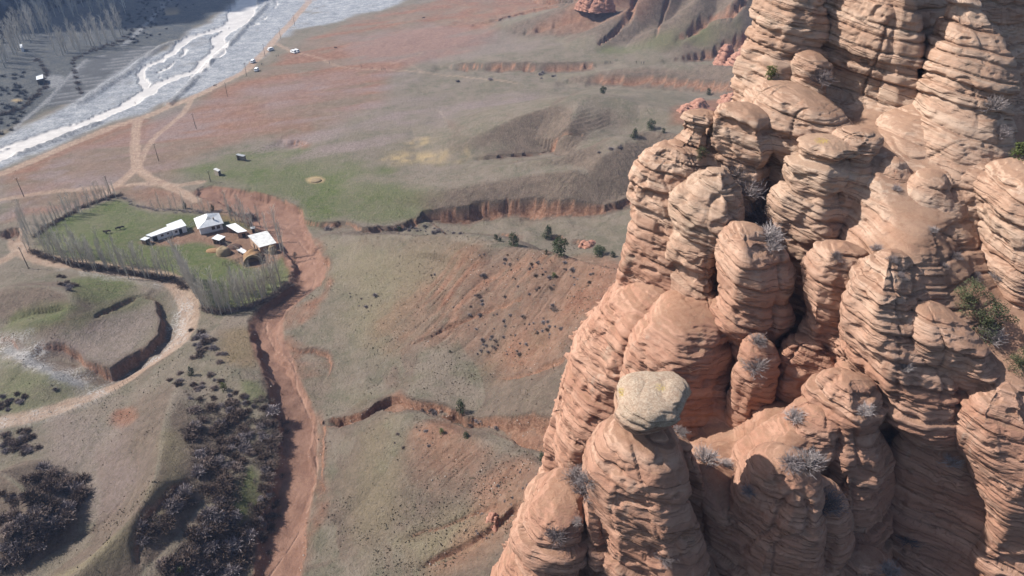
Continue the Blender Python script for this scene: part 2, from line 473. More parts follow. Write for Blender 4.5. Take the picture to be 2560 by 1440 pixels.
for p, w, s in ROADS:
    road = mx(road, lmask(p, w * 1.15, 0.5, 0.5) * min(1.0, s * 1.15))
    if w > 1.2: ruts = mx(ruts, np.exp(-((np.abs(lprof(p) + 0.3 * n_fin) - 0.85 * min(w / 2.0, 1.2)) / 0.35) ** 2))
FRONT = [(-80,1080),(0,1058),(100,1033),(200,993),(300,943),(370,898),(430,858),(462,818),(471,770),(457,722),(420,697),(350,681),(250,668),(150,655),(85,641),(48,622),(38,598),(50,575)]
froad = lmask(FRONT, [2.6,2.6,2.6,2.6,2.6,2.7,2.8,3.0,3.2,3.2,3.2,3.2,3.2,3.1,3.0,2.6,2.2,1.6], 0.7, 0.5)
froad = mx(froad, lmask([(48,622),(20,645),(-20,665),(-60,690)], 1.8, 0.8, 0.5))
_fs = lprof(FRONT)
allroad = mx(road, froad)
ruts = mx(ruts, np.exp(-((np.abs(_fs + 0.3 * n_fin) - 0.85) / 0.3) ** 2))
chalk = lmask([(490,735),(452,745),(446,800),(425,852),(360,890),(280,930),(180,975)][1:], [2.6,3.2,2.6,1.6,1.2,1.0], 1.6, 1.8, 3, 3)
chalk = mx(chalk, lmask([(-20,860),(60,885),(130,915),(200,945),(235,975),(200,1000),(80,1040),(-20,1065)], [5,4.5,4,3,2,2,2,2.5], 2.5, 3.0, 3, 5) * 0.9)
chalk = mx(chalk, lmask([(150,672),(250,690),(330,700),(400,712)], [0.8,1.6,1.6,1.5], 1.2, 1.6, 3, 3) * 0.55)
chalk = chalk * (0.35 + 0.65 * sstep(-0.25, 0.25, n_fin + 0.3 * n_mid))
whitest = lmask([(20,870),(70,895),(140,930),(200,955)], [1.2,1.5,1.6,1.0], 1.2, 1.5, 3, 3)

# --- wash with its thread of water
wash = lmask(GULLY[0][0], [w + 0.2 for w in GULLY[0][1]], 0.8, 0.6)
thread = lmask([(610,528),(640,545),(665,552),(700,548),(735,570),(748,592),(765,612),(780,640),(786,668),(782,694),(768,712),(728,722),(690,768),(662,792),(672,835),(700,875),(732,905),(742,960),(768,1020),(780,1050),(790,1092),(786,1130),(790,1160),(782,1215),(765,1270),(735,1330),(700,1380),(662,1430),(640,1470)], 0.11, 0.10, 0.45, 4, 2.0)
thread2 = lmask([(660,905),(688,985),(700,1050),(712,1110),(705,1180)], 0.08, 0.08, 0.4, 4, 2.0) * 0.4
bank = pmask([(735,560),(770,580),(800,640),(820,700),(795,740),(740,760),(650,790),(640,880),(690,1000),(700,1100),(660,1300),(620,1440),(760,1440),(790,1330),(815,1250),(812,1070),(800,1000),(830,960),(835,890),(780,868),(720,830),(790,790),(830,700),(805,600)], 1.5, 1.5)
flood = pmask([(230,470),(330,462),(470,480),(560,478),(650,505),(720,545),(745,600),(700,600),(640,560),(560,530),(470,525),(380,520),(330,500),(300,480)], 3, 3)

# --- what grows where
farm = pmask([(95,590),(120,562),(200,528),(280,500),(330,510),(370,530),(480,532),(570,535),(640,560),(715,605),(738,655),(722,700),(640,762),(545,782),(490,745),(430,692),(300,672),(200,660),(110,625)], 2.5, 2)
yard = pmask([(350,605),(420,590),(480,580),(490,560),(560,560),(600,565),(650,575),(705,620),(690,645),(650,668),(600,655),(545,640),(530,612),(470,606),(420,612)], 1.8, 1.6)
straw_yard = pmask([(590,690),(620,650),(690,635),(720,650),(715,690),(660,705)], 2.5, 2)
green = farm * 0.95
green = mx(green, pmask([(450,425),(500,405),(560,385),(640,360),(720,362),(800,375),(900,400),(960,430),(900,470),(960,500),(900,545),(800,545),(700,490),(600,470),(500,452)], 6, 8) * (0.7 + 0.3 * n_mid))
green = mx(green, pmask([(700,470),(900,440),(1060,470),(1060,520),(900,560),(800,545)], 8, 10) * 0.6)
green = mx(green, pmask([(180,700),(260,690),(330,705),(330,735),(240,760),(170,745)], 3, 4) * 0.8)
green = mx(green, pmask([(10,790),(80,770),(220,770),(130,800),(50,830),(20,820)], 2.5, 3) * 0.8)
green = mx(green, pmask([(300,730),(380,745),(330,790),(240,800),(200,830),(180,800)], 3, 4) * 0.45)
green = mx(green, pmask([(0,900),(60,900),(140,940),(200,985),(120,1015),(40,1030),(0,1030)], 3, 4) * 0.55)
green = mx(green, pmask([(600,1180),(640,1150),(630,1250),(600,1320),(585,1280)], 1.5, 2) * 0.9)
green = mx(green, pmask([(600,950),(650,960),(660,1000),(620,1010)], 1.5, 2) * 0.6)
green = mx(green, pmask([(1700,75),(1800,50),(1850,80),(1760,110),(1600,130),(1500,125),(1600,100)], 5, 8) * 0.5)
green = mx(green, pmask([(1050,50),(1130,25),(1180,45),(1130,65)], 5, 5) * 0.5)
green = mx(green, pmask([(830,975),(1020,960),(1250,870),(1390,850),(1340,900),(1050,930),(900,1010)], 5, 6) * 0.25)
green = np.clip(green * (1.0 + 0.5 * n_mid), 0, 1) * (1 - 0.9 * yard)
pale = pmask([(820,600),(1000,600),(1150,630),(1080,760),(1000,830),(900,850),(850,740)], 10, 8) * 0.7
pale = mx(pale, pmask([(890,1080),(980,1050),(1000,1200),(960,1330),(900,1330),(880,1200)], 6, 6) * 0.55)
pale = mx(pale, pmask([(1000,1350),(1110,1300),(1300,1260),(1150,1380),(1080,1430)], 4, 4) * 0.8)
pale = mx(pale, pmask([(420,1080),(460,1200),(380,1300),(200,1440),(120,1440),(300,1330),(400,1200)], 3, 3) * 0.9)
strawy = pmask([(960,400),(1010,382),(1120,375),(1180,392),(1100,408),(1000,408)], 5, 5)
strawy = mx(strawy, pmask([(1010,355),(1060,345),(1080,355),(1020,372)], 4, 4) * 0.8)
strawy = strawy * np.clip(0.6 + 1.2 * n_fin + 0.6 * n_mid, 0, 1)
strawy = mx(strawy, pmask([(767,446),(790,440),(812,446),(805,455),(775,456)], 1.0, 1.2))
strawy = mx(strawy, lmask([(38,252),(48,252)], 2.0, 0.8, 0.5))
strawy = mx(strawy, pmask([(410,30),(440,26),(445,34),(415,38)], 2, 2) * 0.7)
ochre = pmask([(560,830),(640,820),(640,870),(640,920),(570,900)], 3, 3) * 0.8
ochre = mx(ochre, pmask([(700,600),(750,610),(770,650),(760,700),(730,720),(725,660)], 2, 2) * 0.7)
# red earth
red = pmask([(0,440),(120,395),(300,330),(480,260),(600,200),(680,150),(760,110),(880,50),(1000,20),(1130,10),(1230,60),(1180,130),(1060,160),(960,200),(960,240),(860,300),(740,340),(620,350),(500,400),(440,440),(380,520),(200,510),(60,540),(0,560)], 8, 10, 2, 40)
red_n = sstep(-0.28, 0.42, n_str * 1.2 + n_big * 0.8)
red = red * np.clip(0.35 + 0.75 * red_n + 0.25 * n_mid, 0, 1)
red = mx(red, 0.9 * lmask([(60,425),(150,385),(260,335),(350,305)], [3,4,5,5], 3, 2))
red = mx(red, 0.75 * pmask([(560,300),(700,290),(800,290),(760,330),(640,335),(560,330)], 6, 6))
red = mx(red, pmask([(1040,20),(1120,-5),(1300,-40),(1400,-40),(1340,30),(1230,80),(1150,72),(1090,45)], 6, 6) * np.clip(0.7 + 0.5 * n_mid, 0, 0.95))
red = mx(red, pmask([(1440,30),(1470,-10),(1560,-20),(1550,20),(1460,60),(1340,70)], 5, 4) * 0.9)
red = mx(red, pmask([(1330,78),(1440,5),(1600,-50),(1720,-80),(1600,40),(1450,80)], 6, 6) * np.clip(0.6 + 0.6 * n_mid, 0, 0.9))
red = mx(red, flood * (0.65 + 0.4 * n_mid + 0.2 * n_fin))
red = mx(red, bank * np.clip(0.55 + 0.9 * n_mid + 0.4 * n_fin, 0.1, 0.9))
red = mx(red, wash)
red = mx(red, pmask([(1450,640),(1560,660),(1560,720),(1450,800),(1400,900),(1300,950),(1200,900),(1350,760),(1380,700)], 4, 5) * (0.75 + 0.45 * n_mid))
streak = sstep(0.25, -0.25, _rill(GX, GY))
red = mx(red, pmask([(1100,660),(1250,640),(1450,660),(1450,760),(1300,830),(1150,860),(1000,820),(1040,720)], 10, 8) * np.clip(0.42 + 0.6 * streak * sstep(-0.5, 0.3, n_mid) + 0.3 * n_fin, 0, 1))
red = mx(red, pmask([(1040,1080),(1130,1060),(1200,1130),(1150,1190),(1040,1200)], 4, 4) * (0.85 + 0.4 * n_mid))
red = mx(red, pmask([(1200,1200),(1330,1140),(1360,1200),(1300,1280),(1180,1400),(1080,1420),(1200,1300)], 3, 3) * (0.6 + 0.5 * n_mid))
red = mx(red, pmask([(292,1022),(328,1016),(336,1048),(312,1064),(280,1055)], 1.5, 1.5) * 0.95)
red = mx(red, pmask([(1690,270),(1800,240),(1850,240),(1800,300),(1680,310)], 4, 4) * 0.9)
red = mx(red, pmask([(700,345),(740,345),(780,360),(760,372),(720,360)], 2, 2) * 0.8)
red = mx(red, pmask([(960,1000),(1000,975),(1010,1010),(970,1020)], 1.5, 1.5) * 0.8)
red = mx(red, pmask([(1190,1065),(1290,1060),(1380,1040),(1400,1130),(1330,1120),(1280,1095)], 1.5, 1.5) * 0.9)
red = mx(red, 0.7 * yard)
red = mx(red, pmask([(545,545),(600,560),(720,610),(750,600),(740,560),(680,520),(560,490)], 3, 3) * 0.5)
steep = sstep(0.62, 1.05, SLOPE) * sstep(0.15, 0.9, CUT)
scar = steep
# mauve flats (dry stems on red silt)
mauve = pmask([(0,450),(340,330),(600,215),(800,140),(1050,160),(1320,200),(1280,260),(1050,340),(800,420),(700,400),(500,420),(380,520),(200,500),(0,540)], 10, 12, 2, 30) * sstep(-0.45, 0.3, n_str)
silt = pmask([(-40,470),(120,410),(300,340),(345,330),(360,400),(330,450),(420,520),(200,515),(60,540),(-40,560)], 8, 8) * sstep(-0.05, 0.35, fbm(GX * 0.9 - GY * 0.5, GY * 0.9 + GX * 0.3, None, 9, 4, 97) + 0.4 * n_str)
mauve = mx(mauve * np.clip(0.32 + 1.1 * n_str + 0.7 * n_mid, 0, 0.9), silt * 0.85)
mauve = mx(mauve, 0.5 * pmask([(850,90),(1100,60),(1250,90),(1400,110),(1100,160),(900,150)], 10, 12))
mauve = mx(mauve, 0.45 * pmask([(150,1030),(330,1080),(340,1200),(250,1300),(160,1240),(130,1120)], 4, 4))
mauve = mx(mauve, 0.5 * pmask([(110,860),(250,800),(380,760),(395,800),(330,880),(270,915),(200,880)], 3, 3))
# far bank: blue-grey scrub, fields
scrub_v = 0
scrub = pmask([(-100,350),(0,330),(90,290),(200,240),(330,150),(440,100),(520,50),(600,-20),(560,-80),(200,-80),(-100,0)], 5, 6)
field = pmask([(115,262),(150,220),(195,160),(230,145),(395,112),(380,128),(330,168),(280,200),(225,240),(180,262)], 1.5, 1.5)
_fa, _fb = P2W([150, 340], [225, 125])
_dirx, _diry = _fb[0] * 0 + (_fa[1] - _fa[0]), (_fb[1] - _fb[0])
_p0 = P2W([200, 330], [190, 172])
_ux, _uy = _p0[0][1] - _p0[0][0], _p0[1][1] - _p0[1][0]
_ul = math.hypot(_ux, _uy); _nx, _ny = -_uy / _ul, _ux / _ul
furrow = 0.5 + 0.5 * np.sin((GX * _nx + GY * _ny) * 2 * math.pi / 7.5 + 0.8 * n_mid)
lane = lmask([(425,0),(400,25),(360,65),(330,95),(310,112)], 2.0, 0.8, 0.6)
lane = mx(lane, lmask([(215,150),(180,185),(150,215),(115,255),(60,300),(20,340)], 1.3, 0.8, 0.8))
lane = mx(lane, lmask([(200,258),(250,222),(300,185),(350,140),(400,118)], 1.0, 0.6, 0.6))
sgreen = pmask([(60,120),(130,100),(160,130),(80,170),(50,160)], 5, 5) * 0.6
sgreen = mx(sgreen, pmask([(0,200),(80,170),(110,220),(70,260),(0,270)], 5, 5) * 0.7)
dirtlot = pmask([(100,185),(150,170),(165,205),(120,220)], 3, 3)

# the dikes and furrows stand up
GZ = GZ + DIKE * 1.6 * (0.8 + 0.4 * n_fin) + field * 0.5 * (furrow - 0.5) * 2 * 0.6 - water * 0.5 * gravel
GZ = GZ - allroad * ruts * 0.10 - np.maximum(thread, thread2) * 0.25
GZ = GZ + chalk * 0.05 * n_fin

def attr_color(me, name, r, g, b, a=None):
    at = me.attributes.new(name, 'FLOAT_COLOR', 'POINT')
    arr = np.ones((len(r), 4), F32)
    arr[:, 0] = r; arr[:, 1] = g; arr[:, 2] = b
    if a is not None: arr[:, 3] = a
    at.data.foreach_set('color', np.clip(arr, 0, 1).ravel())

ATTR = {
 'soil': (np.clip(green, 0, 1), np.clip(red, 0, 1), np.clip(scar, 0, 1), np.clip(mauve, 0, 1)),
 'cover': (np.clip(mx(road, froad) * (0.8 + 0.2 * ruts), 0, 1), np.clip(mx(gravel_w, 0), 0, 1), np.clip(water, 0, 1), np.clip(chalk, 0, 1)),
 'extra': (np.clip(scrub, 0, 1), np.clip(mx(strawy, 0), 0, 1), np.clip(pale, 0, 1), np.clip(mx(field, 0), 0, 1)),
 'more': (np.clip(wash, 0, 1), np.clip(mx(thread, thread2), 0, 1), np.clip(mx(mx(DIKE, lane), mx(mx(dirtlot, whitest), field * 0.75 * sstep(0.62, 0.9, furrow + 0.25 * n_fin))), 0, 1), np.clip(mx(ochre, sgreen), 0, 1)),
}
SGREEN = sgreen

SLO = np.clip(sstep(0.28, 0.46, _sm) * (1 - farm) * sstep(0.75, 0.5, red), 0, 1)

def make_mesh(name, verts, faces, smooth=True):
    me = bpy.data.meshes.new(name)
    verts = np.asarray(verts, F32); faces = np.asarray(faces, np.int32)
    k = faces.shape[1]
    me.vertices.add(len(verts)); me.vertices.foreach_set('co', verts.ravel())
    me.loops.add(faces.size); me.loops.foreach_set('vertex_index', faces.ravel())
    me.polygons.add(len(faces)); me.polygons.foreach_set('loop_start', np.arange(0, faces.size, k, dtype=np.int32))
    me.polygons.foreach_set('use_smooth', np.full(len(faces), smooth))
    me.update(calc_edges=True)
    return me

def grid_faces(nr, nc, wrap=False):
    i = np.arange(nr - 1)[:, None]; j = np.arange(nc if wrap else nc - 1)[None, :]
    j1 = (j + 1) % nc
    return np.stack([i * nc + j, i * nc + j1, (i + 1) * nc + j1, (i + 1) * nc + j], -1).reshape(-1, 4)

def new_obj(name, data, label=None, cat=None, group=None, kind=None, parent=None, loc=None):
    o = bpy.data.objects.new(name, data)
    COL.objects.link(o)
    if parent is not None: o.parent = parent
    if loc is not None: o.location = loc
    for k, v in (('label', label), ('category', cat), ('group', group), ('kind', kind)):
        if v: o[k] = v
    return o

# ------------------------------------------------------------------ node helpers
class NT:
    def __init__(s, name):
        s.m = bpy.data.materials.new(name); s.m.use_nodes = True
        s.t = s.m.node_tree; s.t.nodes.clear()
        s.out = s.t.nodes.new('ShaderNodeOutputMaterial')
    def n(s, typ, **kw):
        nd = s.t.nodes.new(typ)
        for k, v in kw.items(): setattr(nd, k, v)
        return nd
    def l(s, a, b): s.t.links.new(a, b)
    def val(s, sock, v):
        if isinstance(v, bpy.types.NodeSocket): s.l(v, sock)
        else: sock.default_value = v
    def math(s, op, a, b=0.0, clamp=False):
        nd = s.n('ShaderNodeMath', operation=op, use_clamp=clamp); s.val(nd.inputs[0], a); s.val(nd.inputs[1], b); return nd.outputs[0]
    def mix(s, f, a, b, blend='MIX'):
        nd = s.n('ShaderNodeMix', data_type='RGBA', blend_type=blend)
        s.val(nd.inputs[0], f)
        for i, c in ((6, a), (7, b)):
            if isinstance(c, bpy.types.NodeSocket): s.l(c, nd.inputs[i])
            else: nd.inputs[i].default_value = (*c, 1)
        return nd.outputs[2]
    def noise(s, vec, scale, detail=4, rough=0.55, out=0):
        nd = s.n('ShaderNodeTexNoise'); s.l(vec, nd.inputs['Vector'])
        nd.inputs['Scale'].default_value = scale; nd.inputs['Detail'].default_value = detail; nd.inputs['Roughness'].default_value = rough
        return nd.outputs[out]
    def ramp(s, f, a, b, lo=0.0, hi=1.0):
        nd = s.n('ShaderNodeMapRange'); nd.interpolation_type = 'SMOOTHSTEP'
        s.val(nd.inputs[0], f); nd.inputs[1].default_value = a; nd.inputs[2].default_value = b; nd.inputs[3].default_value = lo; nd.inputs[4].default_value = hi
        return nd.outputs[0]
    def attr(s, name):
        nd = s.n('ShaderNodeAttribute'); nd.attribute_name = name
        sp = s.n('ShaderNodeSeparateColor'); s.l(nd.outputs['Color'], sp.inputs[0])
        return sp.outputs[0], sp.outputs[1], sp.outputs[2], nd.outputs['Alpha']
    def pos(s): return s.n('ShaderNodeNewGeometry').outputs['Position']
    def done(s, color, rough=0.9, height=None, bump=0.3, dist=0.1, spec=0.2):
        b = s.n('ShaderNodeBsdfPrincipled')
        s.val(b.inputs['Base Color'], color if isinstance(color, bpy.types.NodeSocket) else (*color, 1))
        s.val(b.inputs['Roughness'], rough)
        s.val(b.inputs['Specular IOR Level'], spec)
        if height is not None:
            bp = s.n('ShaderNodeBump'); bp.inputs['Strength'].default_value = bump; bp.inputs['Distance'].default_value = dist
            s.l(height, bp.inputs['Height']); s.l(bp.outputs[0], b.inputs['Normal'])
        s.l(b.outputs[0], s.out.inputs[0])
        return s.m

def ground_material():
    t = NT('ground')
    p = t.pos()
    g, rd, sc, mv = t.attr('soil'); ro, gv, wa, ch = t.attr('cover'); sb, st, pl, fi = t.attr('extra'); ws, th, dk, oc = t.attr('more')
    n1 = t.noise(p, 0.05, 5, 0.6); n2 = t.noise(p, 0.35, 5, 0.65); n3 = t.noise(p, 1.7, 4, 0.7); n4 = t.noise(p, 6.0, 3, 0.7)
    n6 = t.noise(p, 0.8, 5, 0.75); n7 = t.noise(p, 0.16, 5, 0.7)
    sl = t.n('ShaderNodeAttribute'); sl.attribute_name = 'slope'
    c = t.mix(t.ramp(n1, 0.35, 0.65), (0.145, 0.121, 0.088), (0.178, 0.143, 0.113))         # dry grass on brown soil
    c = t.mix(t.ramp(n7, 0.42, 0.66, 0, 0.7), c, (0.106, 0.099, 0.068))
    c = t.mix(t.ramp(n2, 0.48, 0.70, 0, 0.6), c, (0.195, 0.164, 0.130))
    c = t.mix(t.math('MULTIPLY', sl.outputs['Fac'], t.ramp(n6, 0.3, 0.6, 0.5, 0.95)), c, t.mix(t.ramp(n2, 0.35, 0.65), (0.098, 0.072, 0.056), (0.142, 0.103, 0.079)))   # trodden brown slopes
    c = t.mix(t.math('MULTIPLY', pl, t.ramp(n6, 0.3, 0.6, 0.3, 0.75)), c, t.mix(n3, (0.225, 0.185, 0.110), (0.190, 0.165, 0.095)))
    c = t.mix(t.math('MULTIPLY', g, t.ramp(n2, 0.2, 0.6, 0.5, 1.0)), c, t.mix(t.ramp(n6, 0.35, 0.65), (0.060, 0.084, 0.022), (0.108, 0.118, 0.044)))
    c = t.mix(t.math('MULTIPLY', rd, t.ramp(n6, 0.25, 0.55, 0.62, 1.0)), c, t.mix(t.ramp(n2, 0.35, 0.7), (0.170, 0.080, 0.051), (0.250, 0.135, 0.090)))
    c = t.mix(t.math('MULTIPLY', mv, t.ramp(n6, 0.3, 0.6, 0.5, 0.95)), c, t.mix(t.ramp(n6, 0.35, 0.65), (0.162, 0.120, 0.110), (0.245, 0.190, 0.180)))
    c = t.mix(t.math('MULTIPLY', oc, 0.6), c, t.mix(n3, (0.17, 0.10, 0.045), (0.18, 0.13, 0.06)))
    c = t.mix(sb, c, t.mix(t.ramp(n7, 0.35, 0.65), t.mix(t.ramp(n6, 0.35, 0.65), (0.024, 0.030, 0.036), (0.070, 0.075, 0.080)), t.mix(t.ramp(n6, 0.4, 0.7), (0.060, 0.062, 0.058), (0.130, 0.125, 0.118))))
    c = t.mix(t.math('MULTIPLY', fi, 0.9), c, t.mix(n3, (0.050, 0.052, 0.056), (0.090, 0.090, 0.092)))
    c = t.mix(gv, c, t.mix(t.ramp(n7, 0.3, 0.7), t.mix(t.ramp(n6, 0.35, 0.65), (0.120, 0.130, 0.148), (0.235, 0.250, 0.275)), t.mix(t.ramp(n6, 0.35, 0.65), (0.240, 0.250, 0.265), (0.420, 0.420, 0.425))))
    c = t.mix(t.math('MULTIPLY', dk, 0.75), c, t.mix(t.ramp(n6, 0.35, 0.65), (0.130, 0.135, 0.145), (0.290, 0.285, 0.285)))
    c = t.mix(st, c, t.mix(n6, (0.27, 0.195, 0.10), (0.34, 0.26, 0.15)))
    c = t.mix(sc, c, t.mix(t.ramp(n6, 0.35, 0.65), (0.165, 0.078, 0.048), (0.285, 0.162, 0.108)))
    c = t.mix(ws, c, t.mix(t.ramp(n7, 0.35, 0.65), t.mix(n6, (0.120, 0.062, 0.043), (0.170, 0.094, 0.067)), t.mix(n6, (0.170, 0.094, 0.066), (0.235, 0.138, 0.100))))
    c = t.mix(t.math('MULTIPLY', ro, 0.95), c, t.mix(t.ramp(n2, 0.35, 0.7), (0.285, 0.192, 0.138), (0.380, 0.280, 0.212)))
    c = t.mix(t.math('MULTIPLY', ch, t.ramp(n3, 0.42, 0.6)), c, t.mix(n4, (0.36, 0.34, 0.325), (0.52, 0.49, 0.46)))
    c = t.mix(t.math('MULTIPLY', th, 0.5), c, (0.30, 0.19, 0.14))
    c = t.mix(wa, c, t.mix(t.ramp(n7, 0.4, 0.65), (0.39, 0.365, 0.345), (0.48, 0.45, 0.42)))
    # tufts and stones: small light and dark flecks of their own colour
    dry = t.math('SUBTRACT', 1.0, t.math('MAXIMUM', wa, t.math('MULTIPLY', ws, 0.6)), True)
    f = t.math('MULTIPLY', t.ramp(n3, 0.53, 0.68), dry)
    c = t.mix(t.math('MULTIPLY', f, 0.42), c, (0.052, 0.044, 0.030))
    f = t.math('MULTIPLY', t.ramp(n3, 0.44, 0.30), dry)
    c = t.mix(t.math('MULTIPLY', f, 0.26), c, (0.30, 0.255, 0.20))
    f = t.math('MULTIPLY', t.ramp(n4, 0.56, 0.70), dry)
    c = t.mix(t.math('MULTIPLY', f, 0.2), c, (0.050, 0.045, 0.030))
    hgt = t.math('ADD', t.math('MULTIPLY', n3, 0.5), t.math('ADD', t.math('MULTIPLY', n4, 0.3), t.math('MULTIPLY', n6, 0.7)))
    hgt = t.math('MULTIPLY', hgt, dry)
    rough = t.math('SUBTRACT', 0.95, t.math('MULTIPLY', wa, 0.45))
    return t.done(c, rough, hgt, 1.0, 0.9)
M_GROUND = ground_material()

def build_ground():
    faces = grid_faces(NR, NC)
    verts = np.stack([GX, GY, GZ], 1)
    # ground deep behind the cliff is never seen: leave it out beyond a wide margin
    dep_ = GY * CP - (GZ - CAM_H) * SP
    upx = 1280 + FOC * GX / np.maximum(dep_, 1); upy = 720 - FOC * ((GZ - CAM_H) * CP + GY * SP) / np.maximum(dep_, 1)
    lim = np.interp(upy, [-200, 0, 230, 430, 700, 850, 1150, 1440, 2000], [2000, 1950, 1850, 1640, 1560, 1430, 1370, 1230, 1000]) + 380
    keep = ~((upx > lim)[faces].all(1) & (upy > -150)[faces].all(1))
    faces = faces[keep]
    def fv(a): return a[faces].mean(1)
    cls = np.zeros(len(faces), np.int8)
    cls[fv(scrub) > 0.5] = 1
    cls[fv(field) > 0.5] = 2
    cls[fv(gravel) > 0.5] = 3
    cls[fv(wash) > 0.5] = 4
    cls[fv(farm) > 0.5] = 5
    cls[fv(mx(road, 0)) > 0.45] = 6
    cls[fv(froad) > 0.5] = 7
    cls[fv(water) > 0.5] = 8
    names = ['ground', 'far_river_bank', 'ploughed_field', 'gravel_river_bed', 'dry_wash', 'farm_meadow', 'dirt_track', 'gravel_road', 'river']
    # normals of the whole sheet, so that the pieces join without a seam
    dzr, dza = _grad(GZ)
    sa, ca = np.sin(_az)[None, :], np.cos(_az)[None, :]
    nx = -(dzr * sa + dza * ca); ny = -(dzr * ca - dza * sa)
    nn = np.stack([nx.ravel(), ny.ravel(), np.ones(GX.shape)], 1)
    nn /= np.linalg.norm(nn, axis=1, keepdims=True)
    for k, nm in enumerate(names):
        f = faces[cls == k]
        if not len(f): continue
        used = np.unique(f); remap = np.zeros(len(verts), np.int32); remap[used] = np.arange(len(used))
        me = make_mesh(nm, verts[used], remap[f])
        for an, (a, b, c, d) in ATTR.items(): attr_color(me, an, a[used], b[used], c[used], d[used])
        at_ = me.attributes.new('slope', 'FLOAT', 'POINT'); at_.data.foreach_set('value', SLO[used].astype(F32))
        me.normals_split_custom_set_from_vertices(nn[used].astype(F32))
        me.materials.append(M_GROUND)
        new_obj(nm, me, kind='structure')
build_ground()

# ------------------------------------------------------------------ the sandstone cliff and its pillars
def at_y(px, py, Y):
    """the point at forward distance Y seen at a photograph pixel"""
    dx, dy, dz = ray(px, py)
    t = np.asarray(Y, float) / dy
    return np.stack([dx * t, dy * t, CAM_H + dz * t], -1)

def bed_table(lo, hi, off, notch, nw, seed, smooth):
    g = np.random.default_rng(seed)
    s = np.arange(-20, 180, 0.02)
    out = np.zeros(len(s)); k = -20.0; bounds = []
    while k < 180:
        th = g.uniform(lo, hi) * (1.8 if g.random() < 0.2 else 1.0)
        i = (s >= k) & (s < k + th); bounds.append(k)
        t = (s[i] - k) / th
        # each bed: undercut at its foot, fullest above the middle, rounded over at its top
        prof = np.clip(t / 0.22, 0, 1) ** 0.7 * (1 - 0.55 * np.clip((t - 0.62) / 0.38, 0, 1) ** 2)
        out[i] = g.uniform(-off, off) + 0.55 * off * (prof - 0.6) - notch * g.uniform(0.3, 1.0) * np.exp(-((t * th) / nw) ** 2)
        k += th
    kern = np.hanning(smooth); kern /= kern.sum()
    return s, np.convolve(out, kern, 'same').astype(F32), np.array(bounds)
BED1 = bed_table(0.8, 2.3, 0.46, 0.50, 0.11, 3, 7)
BED2 = bed_table(0.20, 0.65, 0.13, 0.20, 0.05, 4, 5)

def hashf(a, b, c=0):
    h = (a.astype(np.int64) * 73856093) ^ (b.astype(np.int64) * 19349663) ^ (np.int64(c) * 83492791)
    return _T[(h & 0x3FFFF)]

def weather(P, n, amp=1.0, fis=1.0, bed=1.0):
    """move surface points along their outward normals: bedding ledges, seams, joint blocks, rough grain"""
    x, y, z = P[:, 0].astype(F32), P[:, 1].astype(F32), P[:, 2].astype(F32)
    s = z + 0.20 * x - 0.04 * y + 0.8 * noise(x, y, z, 10, 1) + 0.20 * noise(x, y, z, 2.6, 2)
    m1 = 0.85 + 0.55 * noise(x, y, z, 6, 3)
    m2 = 0.30 + 1.4 * noise(x, y, z, 3.0, 5)
    d = np.interp(s, BED1[0], BED1[1]) * np.clip(m1, 0.35, 1.4) * bed + np.interp(s, BED2[0], BED2[1]) * np.clip(m2, 0.06, 1.4) * bed
    # joint blocks: every bed is broken into pieces that stand out or lie back
    for tab, w0, amt, gap in ((BED1, 3.0, 0.15, 0.12), (BED2, 1.1, 0.030, 0.035)):
        k = np.searchsorted(tab[2], s)
        sh = _T[(k * 7919) & 0x3FFFF]
        wv = w0 * (1 + 0.4 * _T[(k * 104729) & 0x3FFFF])
        c1 = (0.92 * x + 0.39 * y + 0.15 * z + 0.35 * noise(x, y, z, 1.7, 37)) / wv + 9 * sh
        c2 = (-0.39 * x + 0.92 * y) / (wv * 1.2) + 5 * sh
        i1, i2 = np.floor(c1), np.floor(c2)
        d += amt * hashf(i1 * 131 + i2, k) * fis * bed
        f1 = c1 - i1
        e1 = np.minimum(f1, 1 - f1) * wv
        d -= gap * np.exp(-(e1 / 0.055) ** 2) * (hashf(i1, k, 5) > 0.1) * fis
    d += 0.42 * fbm(x, y, z * 0.6, 4.0, 2, 11) + 0.17 * fbm(x, y, z, 1.2, 2, 15) + 0.06 * fbm(x, y, z * 1.3, 0.45, 3, 19)
    # a few long vertical clefts
    j = np.abs(noise(x + 0.15 * z, y, z * 0.12, 3.4, 23))
    d -= fis * 0.45 * np.exp(-(j / 0.035) ** 2) * sstep(-0.2, 0.3, noise(x, y, z * 0.5, 4.5, 27))
    # hollows where pieces have fallen out
    d -= 0.30 * sstep(0.45, 0.62, noise(x, y, z * 2.0, 1.5, 29)) + 0.10 * sstep(0.35, 0.6, noise(x, y, z * 1.6, 0.5, 30))
    return P + n * (d * amp)[:, None]

def catmull(P, t):
    P = np.asarray(P, float); n = len(P)
    i = np.clip(np.floor(t).astype(int), 0, n - 2); f = (t - i)[:, None]
    q = np.vstack([2 * P[0] - P[1], P, 2 * P[-1] - P[-2]])
    a, b, c, d = q[i], q[i + 1], q[i + 2], q[i + 3]
    return 0.5 * (2 * b + (c - a) * f + (2 * a - 5 * b + 4 * c - d) * f * f + (3 * b - a - 3 * c + d) * f ** 3)

